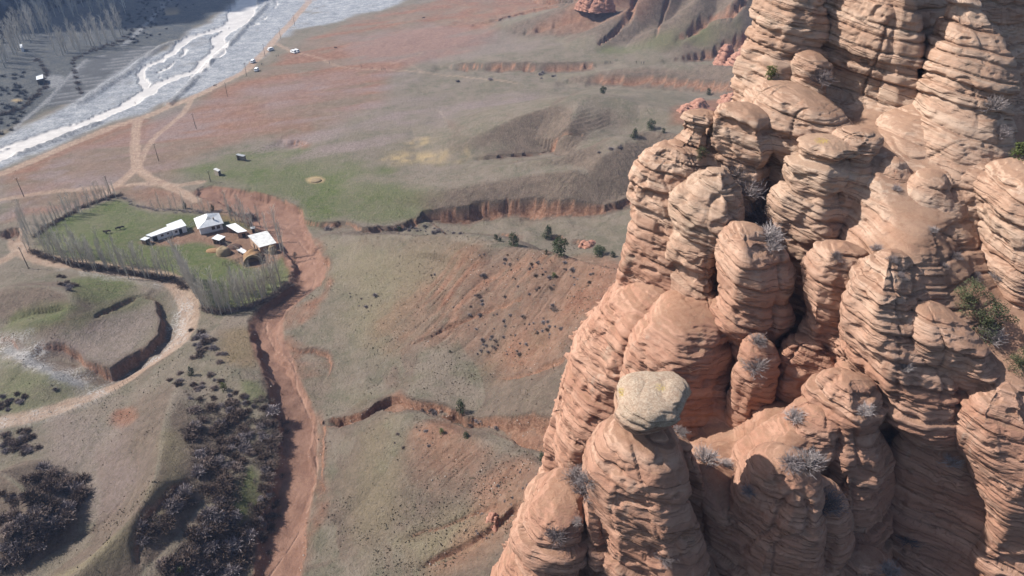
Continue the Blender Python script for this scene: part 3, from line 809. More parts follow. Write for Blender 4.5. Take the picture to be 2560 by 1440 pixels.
def rock_material():
    t = NT('sandstone')
    p = t.pos()
    geo = t.n('ShaderNodeNewGeometry')
    sep = t.n('ShaderNodeSeparateXYZ'); t.l(p, sep.inputs[0])
    nsep = t.n('ShaderNodeSeparateXYZ'); t.l(geo.outputs['Normal'], nsep.inputs[0])
    n0 = t.noise(p, 0.10, 3, 0.5); n1 = t.noise(p, 0.35, 5, 0.6); n2 = t.noise(p, 1.6, 6, 0.65); n3 = t.noise(p, 7.0, 4, 0.7); n5 = t.noise(p, 22.0, 3, 0.7)
    s = t.math('ADD', sep.outputs[2], t.math('ADD', t.math('MULTIPLY', sep.outputs[0], 0.20), t.math('MULTIPLY', n0, 1.6)))
    cv = t.n('ShaderNodeCombineXYZ'); t.val(cv.inputs[2], t.math('MULTIPLY', s, 0.8)); t.val(cv.inputs[0], t.math('MULTIPLY', sep.outputs[0], 0.03)); t.val(cv.inputs[1], t.math('MULTIPLY', sep.outputs[1], 0.03))
    band = t.noise(cv.outputs[0], 1.0, 4, 0.6)
    cv2 = t.n('ShaderNodeCombineXYZ'); t.val(cv2.inputs[2], t.math('MULTIPLY', s, 4.0)); t.val(cv2.inputs[0], t.math('MULTIPLY', sep.outputs[0], 0.3)); t.val(cv2.inputs[1], t.math('MULTIPLY', sep.outputs[1], 0.3))
    fine = t.noise(cv2.outputs[0], 1.0, 4, 0.65)
    # thin bedding seams: where a layered noise crosses its middle value, broken along their length
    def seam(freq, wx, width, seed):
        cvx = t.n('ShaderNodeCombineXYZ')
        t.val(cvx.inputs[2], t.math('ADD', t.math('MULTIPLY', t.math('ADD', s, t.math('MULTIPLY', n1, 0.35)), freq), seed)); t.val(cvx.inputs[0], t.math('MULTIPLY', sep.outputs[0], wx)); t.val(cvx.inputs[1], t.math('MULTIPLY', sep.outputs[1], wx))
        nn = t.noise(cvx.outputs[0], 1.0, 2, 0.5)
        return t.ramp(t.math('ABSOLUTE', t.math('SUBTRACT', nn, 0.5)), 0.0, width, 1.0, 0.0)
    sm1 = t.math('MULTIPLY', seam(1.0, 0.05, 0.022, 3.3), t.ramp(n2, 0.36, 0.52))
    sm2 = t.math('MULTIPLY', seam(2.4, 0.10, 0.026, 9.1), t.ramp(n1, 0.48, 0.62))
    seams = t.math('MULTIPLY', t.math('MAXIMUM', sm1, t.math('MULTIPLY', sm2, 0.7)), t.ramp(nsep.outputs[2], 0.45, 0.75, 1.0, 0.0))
    # redder low down, paler high up
    hi = t.ramp(t.math('ADD', sep.outputs[2], t.math('MULTIPLY', n0, 14.0)), 88.0, 106.0)
    c = t.mix(hi, (0.398, 0.213, 0.146), (0.452, 0.288, 0.204))
    c = t.mix(t.ramp(band, 0.38, 0.66), c, t.mix(hi, (0.500, 0.300, 0.215), (0.560, 0.405, 0.305)))
    c = t.mix(t.ramp(fine, 0.54, 0.70, 0, 0.42), c, (0.28, 0.145, 0.090))
    c = t.mix(t.ramp(n2, 0.55, 0.75, 0, 0.45), c, (0.30, 0.160, 0.100))
    c = t.mix(t.ramp(n1, 0.58, 0.72, 0, 0.45), c, (0.33, 0.255, 0.190))                   # grey weathering
    # rusty streaks washed down the faces
    cv3 = t.n('ShaderNodeCombineXYZ'); t.val(cv3.inputs[0], t.math('MULTIPLY', sep.outputs[0], 1.3)); t.val(cv3.inputs[1], t.math('MULTIPLY', sep.outputs[1], 1.3)); t.val(cv3.inputs[2], t.math('MULTIPLY', sep.outputs[2], 0.13))
    strk = t.noise(cv3.outputs[0], 1.0, 4, 0.6)
    c = t.mix(t.math('MULTIPLY', t.ramp(strk, 0.52, 0.70, 0, 0.5), t.ramp(n0, 0.35, 0.6)), c, (0.27, 0.125, 0.075))
    c = t.mix(t.math('MULTIPLY', t.ramp(strk, 0.42, 0.28, 0, 0.4), t.ramp(n0, 0.6, 0.4)), c, (0.52, 0.42, 0.335))
    # red soil and grit lying on the level places
    up = t.math('ADD', nsep.outputs[2], t.math('MULTIPLY', t.math('SUBTRACT', n2, 0.5), 0.5))
    soil = t.ramp(up, 0.70, 0.90)
    sa_ = t.n('ShaderNodeAttribute'); sa_.attribute_name = 'lichen'; ss_ = t.n('ShaderNodeSeparateColor'); t.l(sa_.outputs['Color'], ss_.inputs[0])
    soil = t.math('MAXIMUM', soil, t.math('MULTIPLY', ss_.outputs[2], t.ramp(n2, 0.25, 0.5, 0.6, 1.0)))
    c = t.mix(t.math('MULTIPLY', soil, 0.7), c, t.mix(t.ramp(n2, 0.3, 0.7), (0.225, 0.120, 0.076), (0.330, 0.200, 0.132)))
    c = t.mix(t.ramp(n3, 0.60, 0.72, 0, 0.35), c, (0.26, 0.14, 0.09))
    c = t.mix(t.ramp(n5, 0.60, 0.70, 0, 0.55), c, (0.54, 0.43, 0.34))                       # pale pebbles
    c = t.mix(t.ramp(n5, 0.40, 0.30, 0, 0.5), c, (0.19, 0.115, 0.080))
    at = t.n('ShaderNodeAttribute'); at.attribute_name = 'lichen'
    sp = t.n('ShaderNodeSeparateColor'); t.l(at.outputs['Color'], sp.inputs[0])
    grey = t.math('MULTIPLY', sp.outputs[0], t.ramp(n2, 0.25, 0.6, 0.6, 1.0))
    c = t.mix(grey, c, t.mix(t.ramp(n3, 0.35, 0.65), (0.36, 0.265, 0.190), (0.54, 0.435, 0.335)))
    yel = t.math('MULTIPLY', t.ramp(sp.outputs[1], 0.2, 0.6), t.ramp(n3, 0.44, 0.60))
    c = t.mix(yel, c, (0.44, 0.32, 0.07))
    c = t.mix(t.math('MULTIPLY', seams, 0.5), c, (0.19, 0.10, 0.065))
    h = t.math('ADD', t.math('ADD', t.math('MULTIPLY', seams, -0.55), t.math('MULTIPLY', n3, 0.45)), t.math('ADD', t.math('MULTIPLY', fine, 0.25), t.math('MULTIPLY', n5, 0.35)))
    return t.done(c, 0.92, h, 0.9, 0.35, 0.15)
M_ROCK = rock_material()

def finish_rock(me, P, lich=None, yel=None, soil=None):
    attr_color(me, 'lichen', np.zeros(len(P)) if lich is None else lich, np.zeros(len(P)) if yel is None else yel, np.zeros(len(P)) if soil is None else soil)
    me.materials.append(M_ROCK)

# --- the mass behind: an uneven sheet through these places (pixel, forward distance)
MASS = [
 (1950,-150,80),(1950,0,79),(2100,0,75.5),(2230,0,71.8),(2280,20,72.5),(2340,30,77),(2450,0,82),(2560,60,90),(2560,180,88),(2700,100,92),
 (1900,150,77),(2000,160,75.5),(2100,150,73.5),(2240,150,70.4),(2290,140,72.5),(2350,150,75),(2480,160,80),(2560,300,80),
 (1850,230,73),(2000,270,73),(2100,290,72),(2200,292,70),(2300,290,68),(2420,300,66),(2560,360,72),
 (1750,330,68),(1900,370,66),(2150,340,65),(2300,400,62.5),(2480,430,62),(2560,430,64),
 (1640,430,66.5),(1800,480,66),(1950,520,68),(2160,480,60),(2200,500,58.5),(2300,520,57.5),(2450,560,58),(2560,520,61),
 (1620,560,65),(1750,650,62),(1950,650,66),(2150,600,57),(2300,600,53.5),(2420,690,53),(2560,690,55),
 (1590,680,64),(1700,800,59),(1960,800,65),(2120,700,54),(2250,700,50.5),(2400,800,49),(2560,850,48),
 (1440,850,63.5),(1600,900,58),(1800,950,53),(1960,950,61),(2060,900,53),(2150,950,49),(2300,980,48.5),(2450,950,45),(2560,1000,43),
 (1400,1000,61.5),(1500,1050,57),(1750,1080,51),(1850,1120,48),(1960,1020,49),(2060,1040,46),(2200,1100,48),(2350,1100,47),(2480,1000,43),(2560,1150,42),
 (1370,1150,60),(1500,1200,54),(1720,1180,46),(1800,1170,42),(1900,1130,42),(2150,1250,46),(2250,1250,46.5),(2400,1250,45),(2560,1250,42),
 (1250,1440,58),(1400,1440,48),(1600,1440,43),(1760,1440,43),(2000,1440,43),(2200,1440,45),(2400,1440,43),(2560,1440,41),
 (1150,1750,55),(1500,1750,44),(2000,1750,41),(2560,1750,38),(2900,-150,96),(2900,100,92),(2900,500,62),(2900,900,42),(2900,1400,37),(2900,1750,34),
]
EDGE = [(-260,1985),(-100,1965),(0,1950),(60,1932),(140,1902),(200,1872),(232,1850),(280,1800),(330,1715),(380,1680),(430,1640),(470,1628),(520,1606),(600,1602),(660,1588),(720,1556),(770,1490),(830,1435),(900,1416),(960,1402),(1060,1382),(1150,1368),(1230,1340),(1300,1292),(1440,1232),(1600,1160),(1900,1040)]

def build_mass():
    a = np.array(MASS, float)
    k = np.sqrt((a[:, None, 0] - a[None, :, 0]) ** 2 + (a[:, None, 1] - a[None, :, 1]) ** 2 + 60 ** 2)
    w = np.linalg.solve(k - np.eye(len(a)) * 6.0, a[:, 2] - 60)
    pys = np.concatenate([np.linspace(-260, -20, 30, endpoint=False), np.linspace(-20, 1460, 560, endpoint=False), np.linspace(1460, 1900, 40)])
    us = np.concatenate([np.linspace(0, 0.06, 30, endpoint=False), np.linspace(0.06, 0.84, 230, endpoint=False), np.linspace(0.84, 1, 20)])
    e = np.array(EDGE, float)
    ed = np.interp(pys, e[:, 0], e[:, 1]) + 4 * np.sin(pys * 0.11) + 3 * np.sin(pys * 0.23)
    px = ed[:, None] + us[None, :] * (2950 - ed[:, None])
    py = np.repeat(pys[:, None], len(us), 1)
    Y = np.full(px.shape, 60.0)
    for (bx, by, _), ww in zip(a, w):
        Y += ww * np.sqrt((px - bx) ** 2 + (py - by) ** 2 + 3600)
    # the free edge turns away from the eye
    off = (px - ed[:, None]) / 90.0
    q = np.clip(1 - off, 0, 1)
    Y += 9.0 * (1 - np.sqrt(np.clip(1 - q * q, 0, 1)))
    P = at_y(px, py, Y)
    gu = np.gradient(P, axis=1); gv = np.gradient(P, axis=0)
    n = np.cross(gv, gu); n /= np.linalg.norm(n, axis=2, keepdims=True) + 1e-9
    n = np.where(n[..., 1:2] * 1 > 0.35, -n, n)
    flat = np.clip(n[..., 2:3], 0, 1)
    # benches and gullies filled with red soil
    soil = np.zeros(px.shape)
    for poly in ([(2300,470),(2360,520),(2410,590),(2470,640),(2560,760),(2700,860),(2700,1000),(2480,900),(2380,760),(2300,660),(2230,680),(2150,650),(2090,660),(2130,610),(2210,570)], [(2480,250),(2600,330),(2700,400),(2600,420),(2500,380),(2440,320)], [(1900,1050),(2040,980),(2080,1010),(2000,1060),(1880,1130),(1760,1190),(1700,1150)], [(2380,900),(2470,960),(2440,1040),(2400,1000)]):
        q = np.array(poly, float)
        dd, _, _ = poly_dist(px.ravel().astype(F32), py.ravel().astype(F32), q, True)
        ins = inside(px.ravel(), py.ravel(), q)
        soil = np.maximum(soil, sstep(-18, 26, np.where(ins, dd, -dd) + 14 * fbm(px.ravel(), py.ravel(), None, 60, 3, 87)).reshape(px.shape))
    amp = ((1 - 0.75 * sstep(0.72, 0.92, flat[..., 0])) * (1 - 0.4 * soil)).ravel()
    n2 = n.copy(); n2[..., 2] *= 0.25
    n2 /= np.linalg.norm(n2, axis=2, keepdims=True) + 1e-9
    Pf = P.reshape(-1, 3); nf = n2.reshape(-1, 3)
    Pd = weather(Pf, nf * amp[:, None])
    f = grid_faces(len(pys), len(us))[:, ::-1]
    me = make_mesh('sandstone_cliff', Pd, f)
    finish_rock(me, Pd, None, None, soil.ravel())
    return new_obj('sandstone_cliff', me, kind='structure')
build_mass()

def pillar(name, rings, Y0, Y1, label, cat='rock pillar', squash=0.9, amp=1.0, res=0.124, lich=None, yel=None, lobes=0.12, kind='thing', group=None, fis=1.0, bed=1.0, facet=0.9):
    """stack of rings: (pixel x, pixel y, half width in pixels); Y0 -> Y1 forward distance from the first ring to the last"""
    if 'buttress' in name: res = max(res, 0.175)
    r = np.array(rings, float)
    Yc = np.interp(r[:, 1], [r[0, 1], r[-1, 1]], [Y0, Y1]) if r[-1, 1] > r[0, 1] else np.full(len(r), Y0)
    Cc = at_y(r[:, 0], r[:, 1], Yc)
    dep = Yc / ray(r[:, 0], r[:, 1])[1]
    rad = np.maximum(r[:, 2], 0.0) * dep / FOC
    key = np.concatenate([Cc, rad[:, None]], 1)
    seg = np.linalg.norm(np.diff(key, axis=0), axis=1); nrow = max(int(seg.sum() / (res * 0.72)), 12)
    cum = np.concatenate([[0], np.cumsum(seg)])
    t = np.interp(np.linspace(0, cum[-1], nrow), cum, np.arange(len(r)))
    K = catmull(key, t); K[:, 3] = np.maximum(K[:, 3], 0.002)
    K[0, 3] = 0.002
    ncol = int(max(2 * math.pi * rad.max() * 0.62 / (res * 1.75), 20))
    # closer spacing on the side towards the valley and the eye
    th = np.interp(np.arange(ncol) / ncol, [0, 0.8, 1.0], [R(-205), R(0), R(155)])
    ca, sa = np.cos(th), np.sin(th)
    # an angular plan: a few flat sides that twist a little with height
    sd = int(abs(rings[1][0]) * 13 + abs(rings[1][1]) * 7) % 9973
    g = np.random.default_rng(sd); nf = 6
    fa = np.sort(g.uniform(0, 2 * math.pi, nf) * 0.35 + np.linspace(0, 2 * math.pi, nf, endpoint=False) * 1.0)
    zrel = np.linspace(0, 1, nrow)[:, None]
    plan = np.full((nrow, ncol), 9.0)
    for q in range(nf):
        a_ = fa[q] + 0.5 * (g.random() - 0.5) * zrel; c_ = g.uniform(0.82, 1.02) + 0.12 * np.sin(zrel * g.uniform(3, 9) + g.uniform(0, 6))
        co = np.cos(th[None, :] - a_)
        plan = np.minimum(plan, np.where(co > 0.2, c_ / np.maximum(co, 0.2), 9.0))
    plan = np.minimum(plan, 1.16)
    plan = 1.0 + facet * (plan / plan.mean() - 1.0) 
    X = K[:, 0:1] + K[:, 3:4] * ca * plan; Yy = K[:, 1:2] + K[:, 3:4] * sa * squash * plan; Z = np.repeat(K[:, 2:3], ncol, 1)
    rr = K[:, 3:4]
    lob = fbm(X.ravel(), Yy.ravel(), Z.ravel() * 0.6, max(rad.max() * 1.3, 0.8), 2, 33).reshape(X.shape)
    X = X + ca * lob * rr * lobes * 2; Yy = Yy + sa * lob * rr * lobes * 2
    P = np.stack([X, Yy, Z], -1)
    gv = np.gradient(P, axis=0); gu = np.roll(P, -1, 1) - np.roll(P, 1, 1)
    n = np.cross(gu, gv); n /= np.linalg.norm(n, axis=2, keepdims=True) + 1e-9
    out = np.stack([np.broadcast_to(ca, X.shape), np.broadcast_to(sa, X.shape), 0 * X], -1)
    n = np.where((n * out).sum(-1, keepdims=True) < 0, -n, n)
    flat = sstep(0.55, 0.95, np.abs(n[..., 2]))
    n[..., 2] *= 0.3; n /= np.linalg.norm(n, axis=2, keepdims=True) + 1e-9
    a = amp * np.clip(rr / 1.2, 0.12, 1.0) * (1 - 0.6 * flat)
    Pf = P.reshape(-1, 3)
    Pd = weather(Pf, n.reshape(-1, 3) * a.reshape(-1, 1), 1.0, fis, bed)
    f = grid_faces(nrow, ncol, True)[:, ::-1]
    me = make_mesh(name, Pd, f)
    L = Yl = None
    if lich is not None: L = np.full(len(Pd), lich) if np.isscalar(lich) else lich(Pf, nrow, ncol)
    if yel is not None: Yl = yel(Pf)
    finish_rock(me, Pd, L, Yl)
    return new_obj(name, me, label, cat, group, kind)

def blob_yel(*spots):
    def f(P):
        o = np.zeros(len(P))
        for px, py, Y, rad in spots:
            c = at_y(px, py, Y)
            o = np.maximum(o, np.exp(-((P - c) ** 2).sum(1) / rad ** 2))
        return o
    return f

def pillars():
    P = pillar
    # upper wall
    P('rock_buttress', [(1990,-160,50),(1985,-40,66),(1975,60,78),(1962,130,84),(1950,200,90),(1935,260,90),(1920,330,100)], 79, 73.5, 'narrow stepped buttress on the valley side of the tall pale wall', 'rock wall', 0.8, 1.0, 0.13)
    P('rock_pillar', [(2022,122,0),(2024,134,28),(2030,155,44),(2034,180,46),(2024,205,46),(2005,235,50),(1995,270,50)], 73, 71.5, 'brown rounded knob leaning on the tall pale wall', 'rock pillar')
    P('rock_cone', [(2400,-20,20),(2412,40,48),(2422,100,78),(2426,160,100),(2420,205,108),(2412,240,104),(2405,290,120),(2395,350,135),(2380,420,150)], 72, 65, 'smooth cone of rock beside the dark recess at the cliff top', 'rock pillar', 0.9, 0.75, lobes=0.05, facet=0.4)
    P('rock_buttress', [(2262,-160,30),(2262,0,36),(2260,120,42),(2250,220,46),(2228,300,50),(2200,360,60)], 72.6, 70.5, 'narrow sharp rib at the corner of the tall pale wall', 'rock wall', 0.9, 0.7, 0.13)
    # heads along the skyline
    P('rock_pillar', [(1950,205,0),(1955,214,45),(1968,240,84),(1980,265,105),(1992,300,125),(2005,345,140),(2010,385,130),(2000,430,115),(1985,500,105),(1975,620,100)], 70, 66.5, 'wide layered head behind the two capped pillars', 'rock pillar', 0.9)
    P('rock_pillar', [(1745,274,0),(1746,280,36),(1748,296,50),(1747,310,44),(1742,326,36),(1730,352,48),(1718,385,62),(1705,430,82),(1695,500,95),(1690,620,100)], 68.5, 66, 'small flat cap at the valley end of the skyline', 'rock pillar', 0.9)
    P('rock_pillar', [(1848,258,0),(1848,263,32),(1850,282,60),(1848,304,68),(1850,335,80),(1854,366,82),(1856,388,72),(1854,410,62),(1846,450,62),(1840,500,64),(1842,580,66)], 67.5, 66, 'tall bulging pillar with thick rounded ledges and dry shrubs at its foot', 'rock pillar', 0.92)
    P('rock_pillar', [(2142,320,0),(2142,326,30),(2140,345,46),(2137,365,46),(2132,390,44),(2125,440,60),(2120,540,70)], 63.4, 62, 'small flat-topped rock tucked behind the lichen-spotted pillar', 'rock pillar')
    P('rock_pillar', [(2066,345,0),(2066,349,34),(2068,362,58),(2066,378,57),(2060,388,50),(2050,402,70),(2048,432,78),(2050,452,77),(2040,466,70),(2036,490,84),(2038,540,92),(2042,600,92),(2040,650,86),(2030,700,74),(2020,750,62),(2012,830,54),(2005,920,50)], 62.8, 61, 'stout pillar with a flat cap spotted with yellow lichen', 'rock pillar', 0.92,
      yel=blob_yel((2052, 358, 62.3, 0.7)), lich=0.25)
    # left wall columns
    P('rock_buttress', [(1690,352,0),(1687,360,32),(1672,398,60),(1660,432,66),(1668,470,80),(1676,520,86),(1680,580,90),(1666,650,96),(1642,720,108),(1606,800,130),(1570,900,145),(1545,1000,155),(1520,1120,150),(1500,1260,150),(1460,1440,150),(1420,1560,150)], 67.3, 61.5, 'bright ribbed wall dropping from the skyline to the valley', 'rock wall', 0.9, 1.15)
    P('rock_buttress', [(1650,690,0),(1640,702,50),(1612,756,108),(1576,840,130),(1540,940,134),(1510,1040,134),(1490,1150,126),(1460,1260,130),(1420,1400,150)], 63.2, 60, 'pale wrinkled shoulder of rock left of the boulder-topped pillar', 'rock wall', 0.85, 1.1)
    P('rock_pillar', [(1795,420,0),(1795,427,26),(1786,455,54),(1773,490,80),(1769,530,84),(1775,564,78),(1764,590,68),(1742,612,63),(1736,640,62),(1746,662,54),(1738,690,56),(1740,730,58),(1744,765,56),(1750,830,50)], 62.5, 60.5, 'slender pillar of stacked blocks with grey lichen on its shoulder', 'rock pillar', 0.95, lich=0.3)
    P('rock_pillar', [(1858,557,0),(1858,562,20),(1863,585,54),(1868,618,78),(1874,655,87),(1876,700,89),(1872,730,84),(1872,765,90),(1866,795,88),(1862,820,80),(1856,870,64)], 57.5, 56.8, 'plump pillar with a pointed top in the middle of the cluster', 'rock pillar', 0.95)
    P('rock_buttress', [(1738,738,0),(1738,748,64),(1738,790,122),(1730,850,150),(1728,920,160),(1735,1000,162),(1750,1080,156),(1764,1160,150),(1775,1260,140),(1785,1440,140)], 58.8, 53, 'broad orange body of rock under the stacked-block pillar', 'rock wall', 0.85, 0.95)
    P('rock_pillar', [(1892,834,0),(1892,840,16),(1893,870,38),(1890,920,50),(1882,980,56),(1868,1040,60),(1852,1100,60),(1838,1170,58),(1828,1250,54)], 52.7, 51.5, 'slim pointed spire with a grey shrub on its face', 'rock pillar', 0.95, 0.8)
    P('rock_pillar', [(1978,770,0),(1978,782,28),(1982,840,40),(1980,930,44),(1975,1030,48)], 61, 59.5, 'shaded spur deep in the cleft between two pillars', 'rock pillar')
    P('rock_pillar', [(2022,842,0),(2022,850,34),(2024,890,56),(2022,950,68),(2014,1010,76),(2000,1080,80)], 53, 52, 'low sunlit block below the cleft', 'rock pillar')
    # layered noses
    P('rock_nose', [(2110,606,0),(2104,622,46),(2094,655,64),(2088,690,68),(2082,720,62),(2079,752,65),(2075,790,62),(2070,830,58),(2068,868,60),(2076,905,58),(2082,960,60),(2085,1040,66)], 55, 53, 'layered rounded nose of thin ledges at the end of the soil ridge', 'rock pillar', 1.0, 1.1)
    P('rock_nose', [(2228,628,0),(2222,650,50),(2212,705,88),(2214,765,108),(2234,820,132),(2258,870,146),(2280,920,150),(2300,970,144),(2318,1010,126),(2330,1045,104),(2335,1110,100)], 51, 48.6, 'biggest layered mass, its thick ledges sloping towards the shade', 'rock pillar', 0.95, 1.2)
    P('rock_nose', [(2325,755,0),(2328,775,44),(2345,825,86),(2368,880,102),(2388,925,98),(2394,955,88),(2388,1000,84),(2370,1040,76),(2350,1110,66)], 48.2, 47.3, 'smooth rounded slab overhanging the shaded gully', 'rock pillar', 0.95, 0.9)
    P('rock_nose', [(2252,880,0),(2254,892,20),(2256,930,32),(2262,975,38),(2272,1030,40)], 46.3, 46.2, 'small rib standing on the face of the biggest layered mass', 'rock pillar', 0.95, 0.7)
    P('rock_nose', [(2520,955,0),(2512,975,50),(2505,1020,88),(2512,1080,104),(2526,1130,110),(2530,1180,110),(2540,1230,112),(2545,1300,116),(2555,1440,130)], 44, 41.5, 'rounded outcrop at the edge of the picture above the big lower wall', 'rock pillar', 0.95, 0.9)
    P('rock_nose', [(2600,400,0),(2585,430,80),(2562,490,118),(2550,560,130),(2545,620,136),(2550,690,134),(2560,780,130)], 58.5, 55.5, 'outcrop of thin pale ledges above the green juniper', 'rock pillar', 0.9, 1.1)
    P('rock_nose', [(2445,395,0),(2438,420,40),(2425,470,62),(2412,520,72),(2405,580,76),(2405,650,95)], 61.5, 60, 'rounded boulder slope between the soil gully and the thin ledges', 'rock pillar', 0.9)
    P('rock_nose', [(2240,390,0),(2236,405,30),(2232,450,56),(2226,510,74),(2220,580,86),(2218,660,110)], 61.9, 59.6, 'small smooth hump in the middle of the soil slope', 'rock pillar', 0.8, 0.6, facet=0.3)
    P('rock_nose', [(2330,420,0),(2322,440,36),(2305,495,66),(2290,550,88),(2285,610,98),(2280,680,120)], 60.4, 57.2, 'red pointed hump at the head of the soil ridge', 'rock pillar', 0.8, 0.6, facet=0.3)
    P('rock_nose', [(2330,255,0),(2325,275,60),(2310,315,100),(2295,360,125),(2285,420,140)], 68.5, 64.5, 'smooth apron of rock below the corner of the tall wall', 'rock pillar', 0.8, 0.6, facet=0.3)
    # big lower wall at the right
    P('rock_buttress', [(2400,1000,0),(2392,1030,90),(2385,1090,140),(2385,1180,165),(2390,1260,180),(2395,1340,190),(2400,1440,200),(2405,1560,210)], 47.5, 45, 'big lower wall with diagonal seams beside the deep shade', 'rock wall', 0.7, 0.9)
    # knob and its shaded body
    P('rock_pillar', [(2122,936,0),(2122,940,30),(2124,960,62),(2126,990,76),(2122,1015,75),(2114,1034,66),(2109,1046,58),(2105,1062,68),(2100,1110,94),(2102,1180,108),(2110,1260,112),(2120,1360,114),(2130,1500,120)], 45.7, 44, 'pillar with a rounded head above a shaded fluted body', 'rock pillar', 0.95, 1.0)
    P('rock_pillar', [(2066,1000,0),(2056,1012,36),(2026,1048,70),(1988,1090,94),(1945,1125,100),(1905,1165,104),(1880,1240,110),(1866,1350,110)], 45.6, 43, 'orange ridge running down from the rounded head', 'rock ridge', 0.9, 0.8)
    P('rock_pillar', [(1975,1129,0),(1975,1136,24),(1968,1163,58),(1956,1210,86),(1938,1270,106),(1922,1340,120),(1907,1440,130),(1890,1560,140)], 37.8, 36, 'dusty pyramid-shaped pillar with dry brush on its crest', 'rock pillar', 0.95, 0.95)
    P('rock_pillar', [(2025,1180,0),(2030,1192,26),(2045,1240,52),(2060,1300,60),(2058,1360,66),(2052,1440,72),(2045,1560,76)], 38.8, 37, 'shaded rib behind the dusty pyramid-shaped pillar', 'rock pillar')
    P('rock_pillar', [(2150,1375,0),(2150,1385,50),(2140,1420,90),(2130,1480,110),(2120,1560,120)], 38.5, 37, 'shaded dome low in the gully at the bottom edge', 'rock pillar')
    P('rock_pillar', [(1765,1166,0),(1768,1174,36),(1792,1200,72),(1818,1240,88),(1832,1300,96),(1842,1440,110),(1850,1560,120)], 40.5, 38.5, 'low saddle of orange rock between the two front pillars', 'rock ridge', 0.9, 0.8)
    # boulder-topped pillar and its small neighbours
    P('rock_pillar', [(1608,1058,0),(1608,1066,52),(1606,1092,82),(1602,1130,108),(1600,1170,126),(1603,1220,136),(1608,1290,140),(1610,1360,146),(1612,1440,154),(1615,1560,165)], 37.8, 36, 'front pillar carrying the big lichen-covered boulder', 'rock pillar', 0.95, 0.95)
    P('rock_pillar', [(1412,1207,0),(1415,1212,48),(1410,1232,78),(1398,1265,98),(1390,1310,104),(1387,1360,114),(1374,1420,134),(1362,1500,146),(1350,1560,155)], 38.7, 37, 'low flat-topped pillar with grey tufts at the valley edge', 'rock pillar', 0.95, 1.0)
    P('rock_pillar', [(1480,1232,0),(1482,1240,20),(1490,1275,36),(1500,1320,42),(1505,1370,46),(1500,1440,50),(1500,1560,56)], 36.8, 36, 'finger of rock wedged between the two front pillars', 'rock pillar', 0.95, 0.8)
    P('rock_pillar', [(1690,1085,0),(1695,1093,30),(1702,1130,42),(1712,1170,48),(1722,1240,56),(1730,1320,62),(1735,1440,68)], 40, 39, 'shaded rib at the back of the boulder-topped pillar', 'rock pillar')
    P('boulder', [(1634,962,0),(1634,963,44),(1634,970,78),(1635,981,97),(1633,998,103),(1629,1012,98),(1624,1022,82),(1620,1036,72),(1614,1048,60),(1608,1056,40)], 37.4, 37.4, 'grey boulder with yellow lichen balanced on the front pillar', 'boulder', 0.95, 0.75, 0.09,
      lich=lambda P, a, b: sstep(89.2, 90.2, P[:, 2] + 0.2 * (P[:, 0] - 8.0)) * 0.95, yel=blob_yel((1655, 955, 37.2, 0.6), (1548, 978, 37.3, 0.42)), lobes=0.14, fis=1.2, bed=1.2, facet=0.6)
pillars()

# ------------------------------------------------------------------ plants
def simple_mat(name, c1, c2, scale=3.0, rough=0.85, bump=0.0, spec=0.2, metal=0.0):
    t = NT(name)
    p = t.n('ShaderNodeTexCoord').outputs['Object']
    n = t.noise(p, scale, 4, 0.65)
    c = t.mix(t.ramp(n, 0.3, 0.7), c1, c2)
    m = t.done(c, rough, n if bump else None, bump, 0.05, spec)
    if metal:
        for nd in t.t.nodes:
            if nd.type == 'BSDF_PRINCIPLED': nd.inputs['Metallic'].default_value = metal
    return m

def plant_mat(name, c1, c2, rnd=0.5, sub=0.0):
    t = NT(name)
    p = t.n('ShaderNodeTexCoord').outputs['Object']
    n = t.noise(p, 2.5, 3, 0.6)
    oi = t.n('ShaderNodeObjectInfo').outputs['Random']
    f = t.math('ADD', t.math('MULTIPLY', n, 1 - rnd * 0.5), t.math('MULTIPLY', t.math('SUBTRACT', oi, 0.5), rnd), True)
    c = t.mix(t.ramp(f, 0.2, 0.8), c1, c2)
    return t.done(c, 0.85, None, 0, 0.1, 0.15)

M_TWIG = plant_mat('dark_twigs', (0.095, 0.067, 0.054), (0.240, 0.185, 0.160), 0.9)
M_TWIG_PALE = plant_mat('pale_twigs', (0.22, 0.19, 0.185), (0.42, 0.37, 0.36), 0.6)
M_TWIG_MID = plant_mat('grey_twigs', (0.15, 0.125, 0.125), (0.30, 0.26, 0.26), 0.6)
M_POPLAR = plant_mat('poplar_twigs', (0.38, 0.35, 0.30), (0.56, 0.52, 0.46), 0.5)
M_BARK = plant_mat('pale_bark', (0.30, 0.27, 0.22), (0.48, 0.45, 0.40), 0.4)
M_BARK_D = simple_mat('juniper_bark', (0.10, 0.065, 0.045), (0.20, 0.14, 0.10), 8)
M_JUNI = plant_mat('juniper_needles', (0.022, 0.034, 0.014), (0.060, 0.074, 0.030), 0.35)
M_JUNI_Y = plant_mat('bright_needles', (0.055, 0.070, 0.022), (0.125, 0.130, 0.045), 0.3)
M_FOREST = plant_mat('far_wood_twigs', (0.045, 0.045, 0.050), (0.095, 0.090, 0.090), 0.5)

def ribbons(segs, g, w0):
    """flat tapering strips along segments (a, b, width at a, width at b)"""
    a = np.array([s[0] for s in segs]); b = np.array([s[1] for s in segs])
    wa = np.array([s[2] for s in segs])[:, None]; wb = np.array([s[3] for s in segs])[:, None]
    d = b - a; rv = g.normal(size=a.shape); c = np.cross(d, rv); c /= np.linalg.norm(c, axis=1, keepdims=True) + 1e-9
    V = np.stack([a - c * wa, a + c * wa, b + c * wb, b - c * wb], 1).reshape(-1, 3)
    F = np.arange(len(V)).reshape(-1, 4)
    return V, F

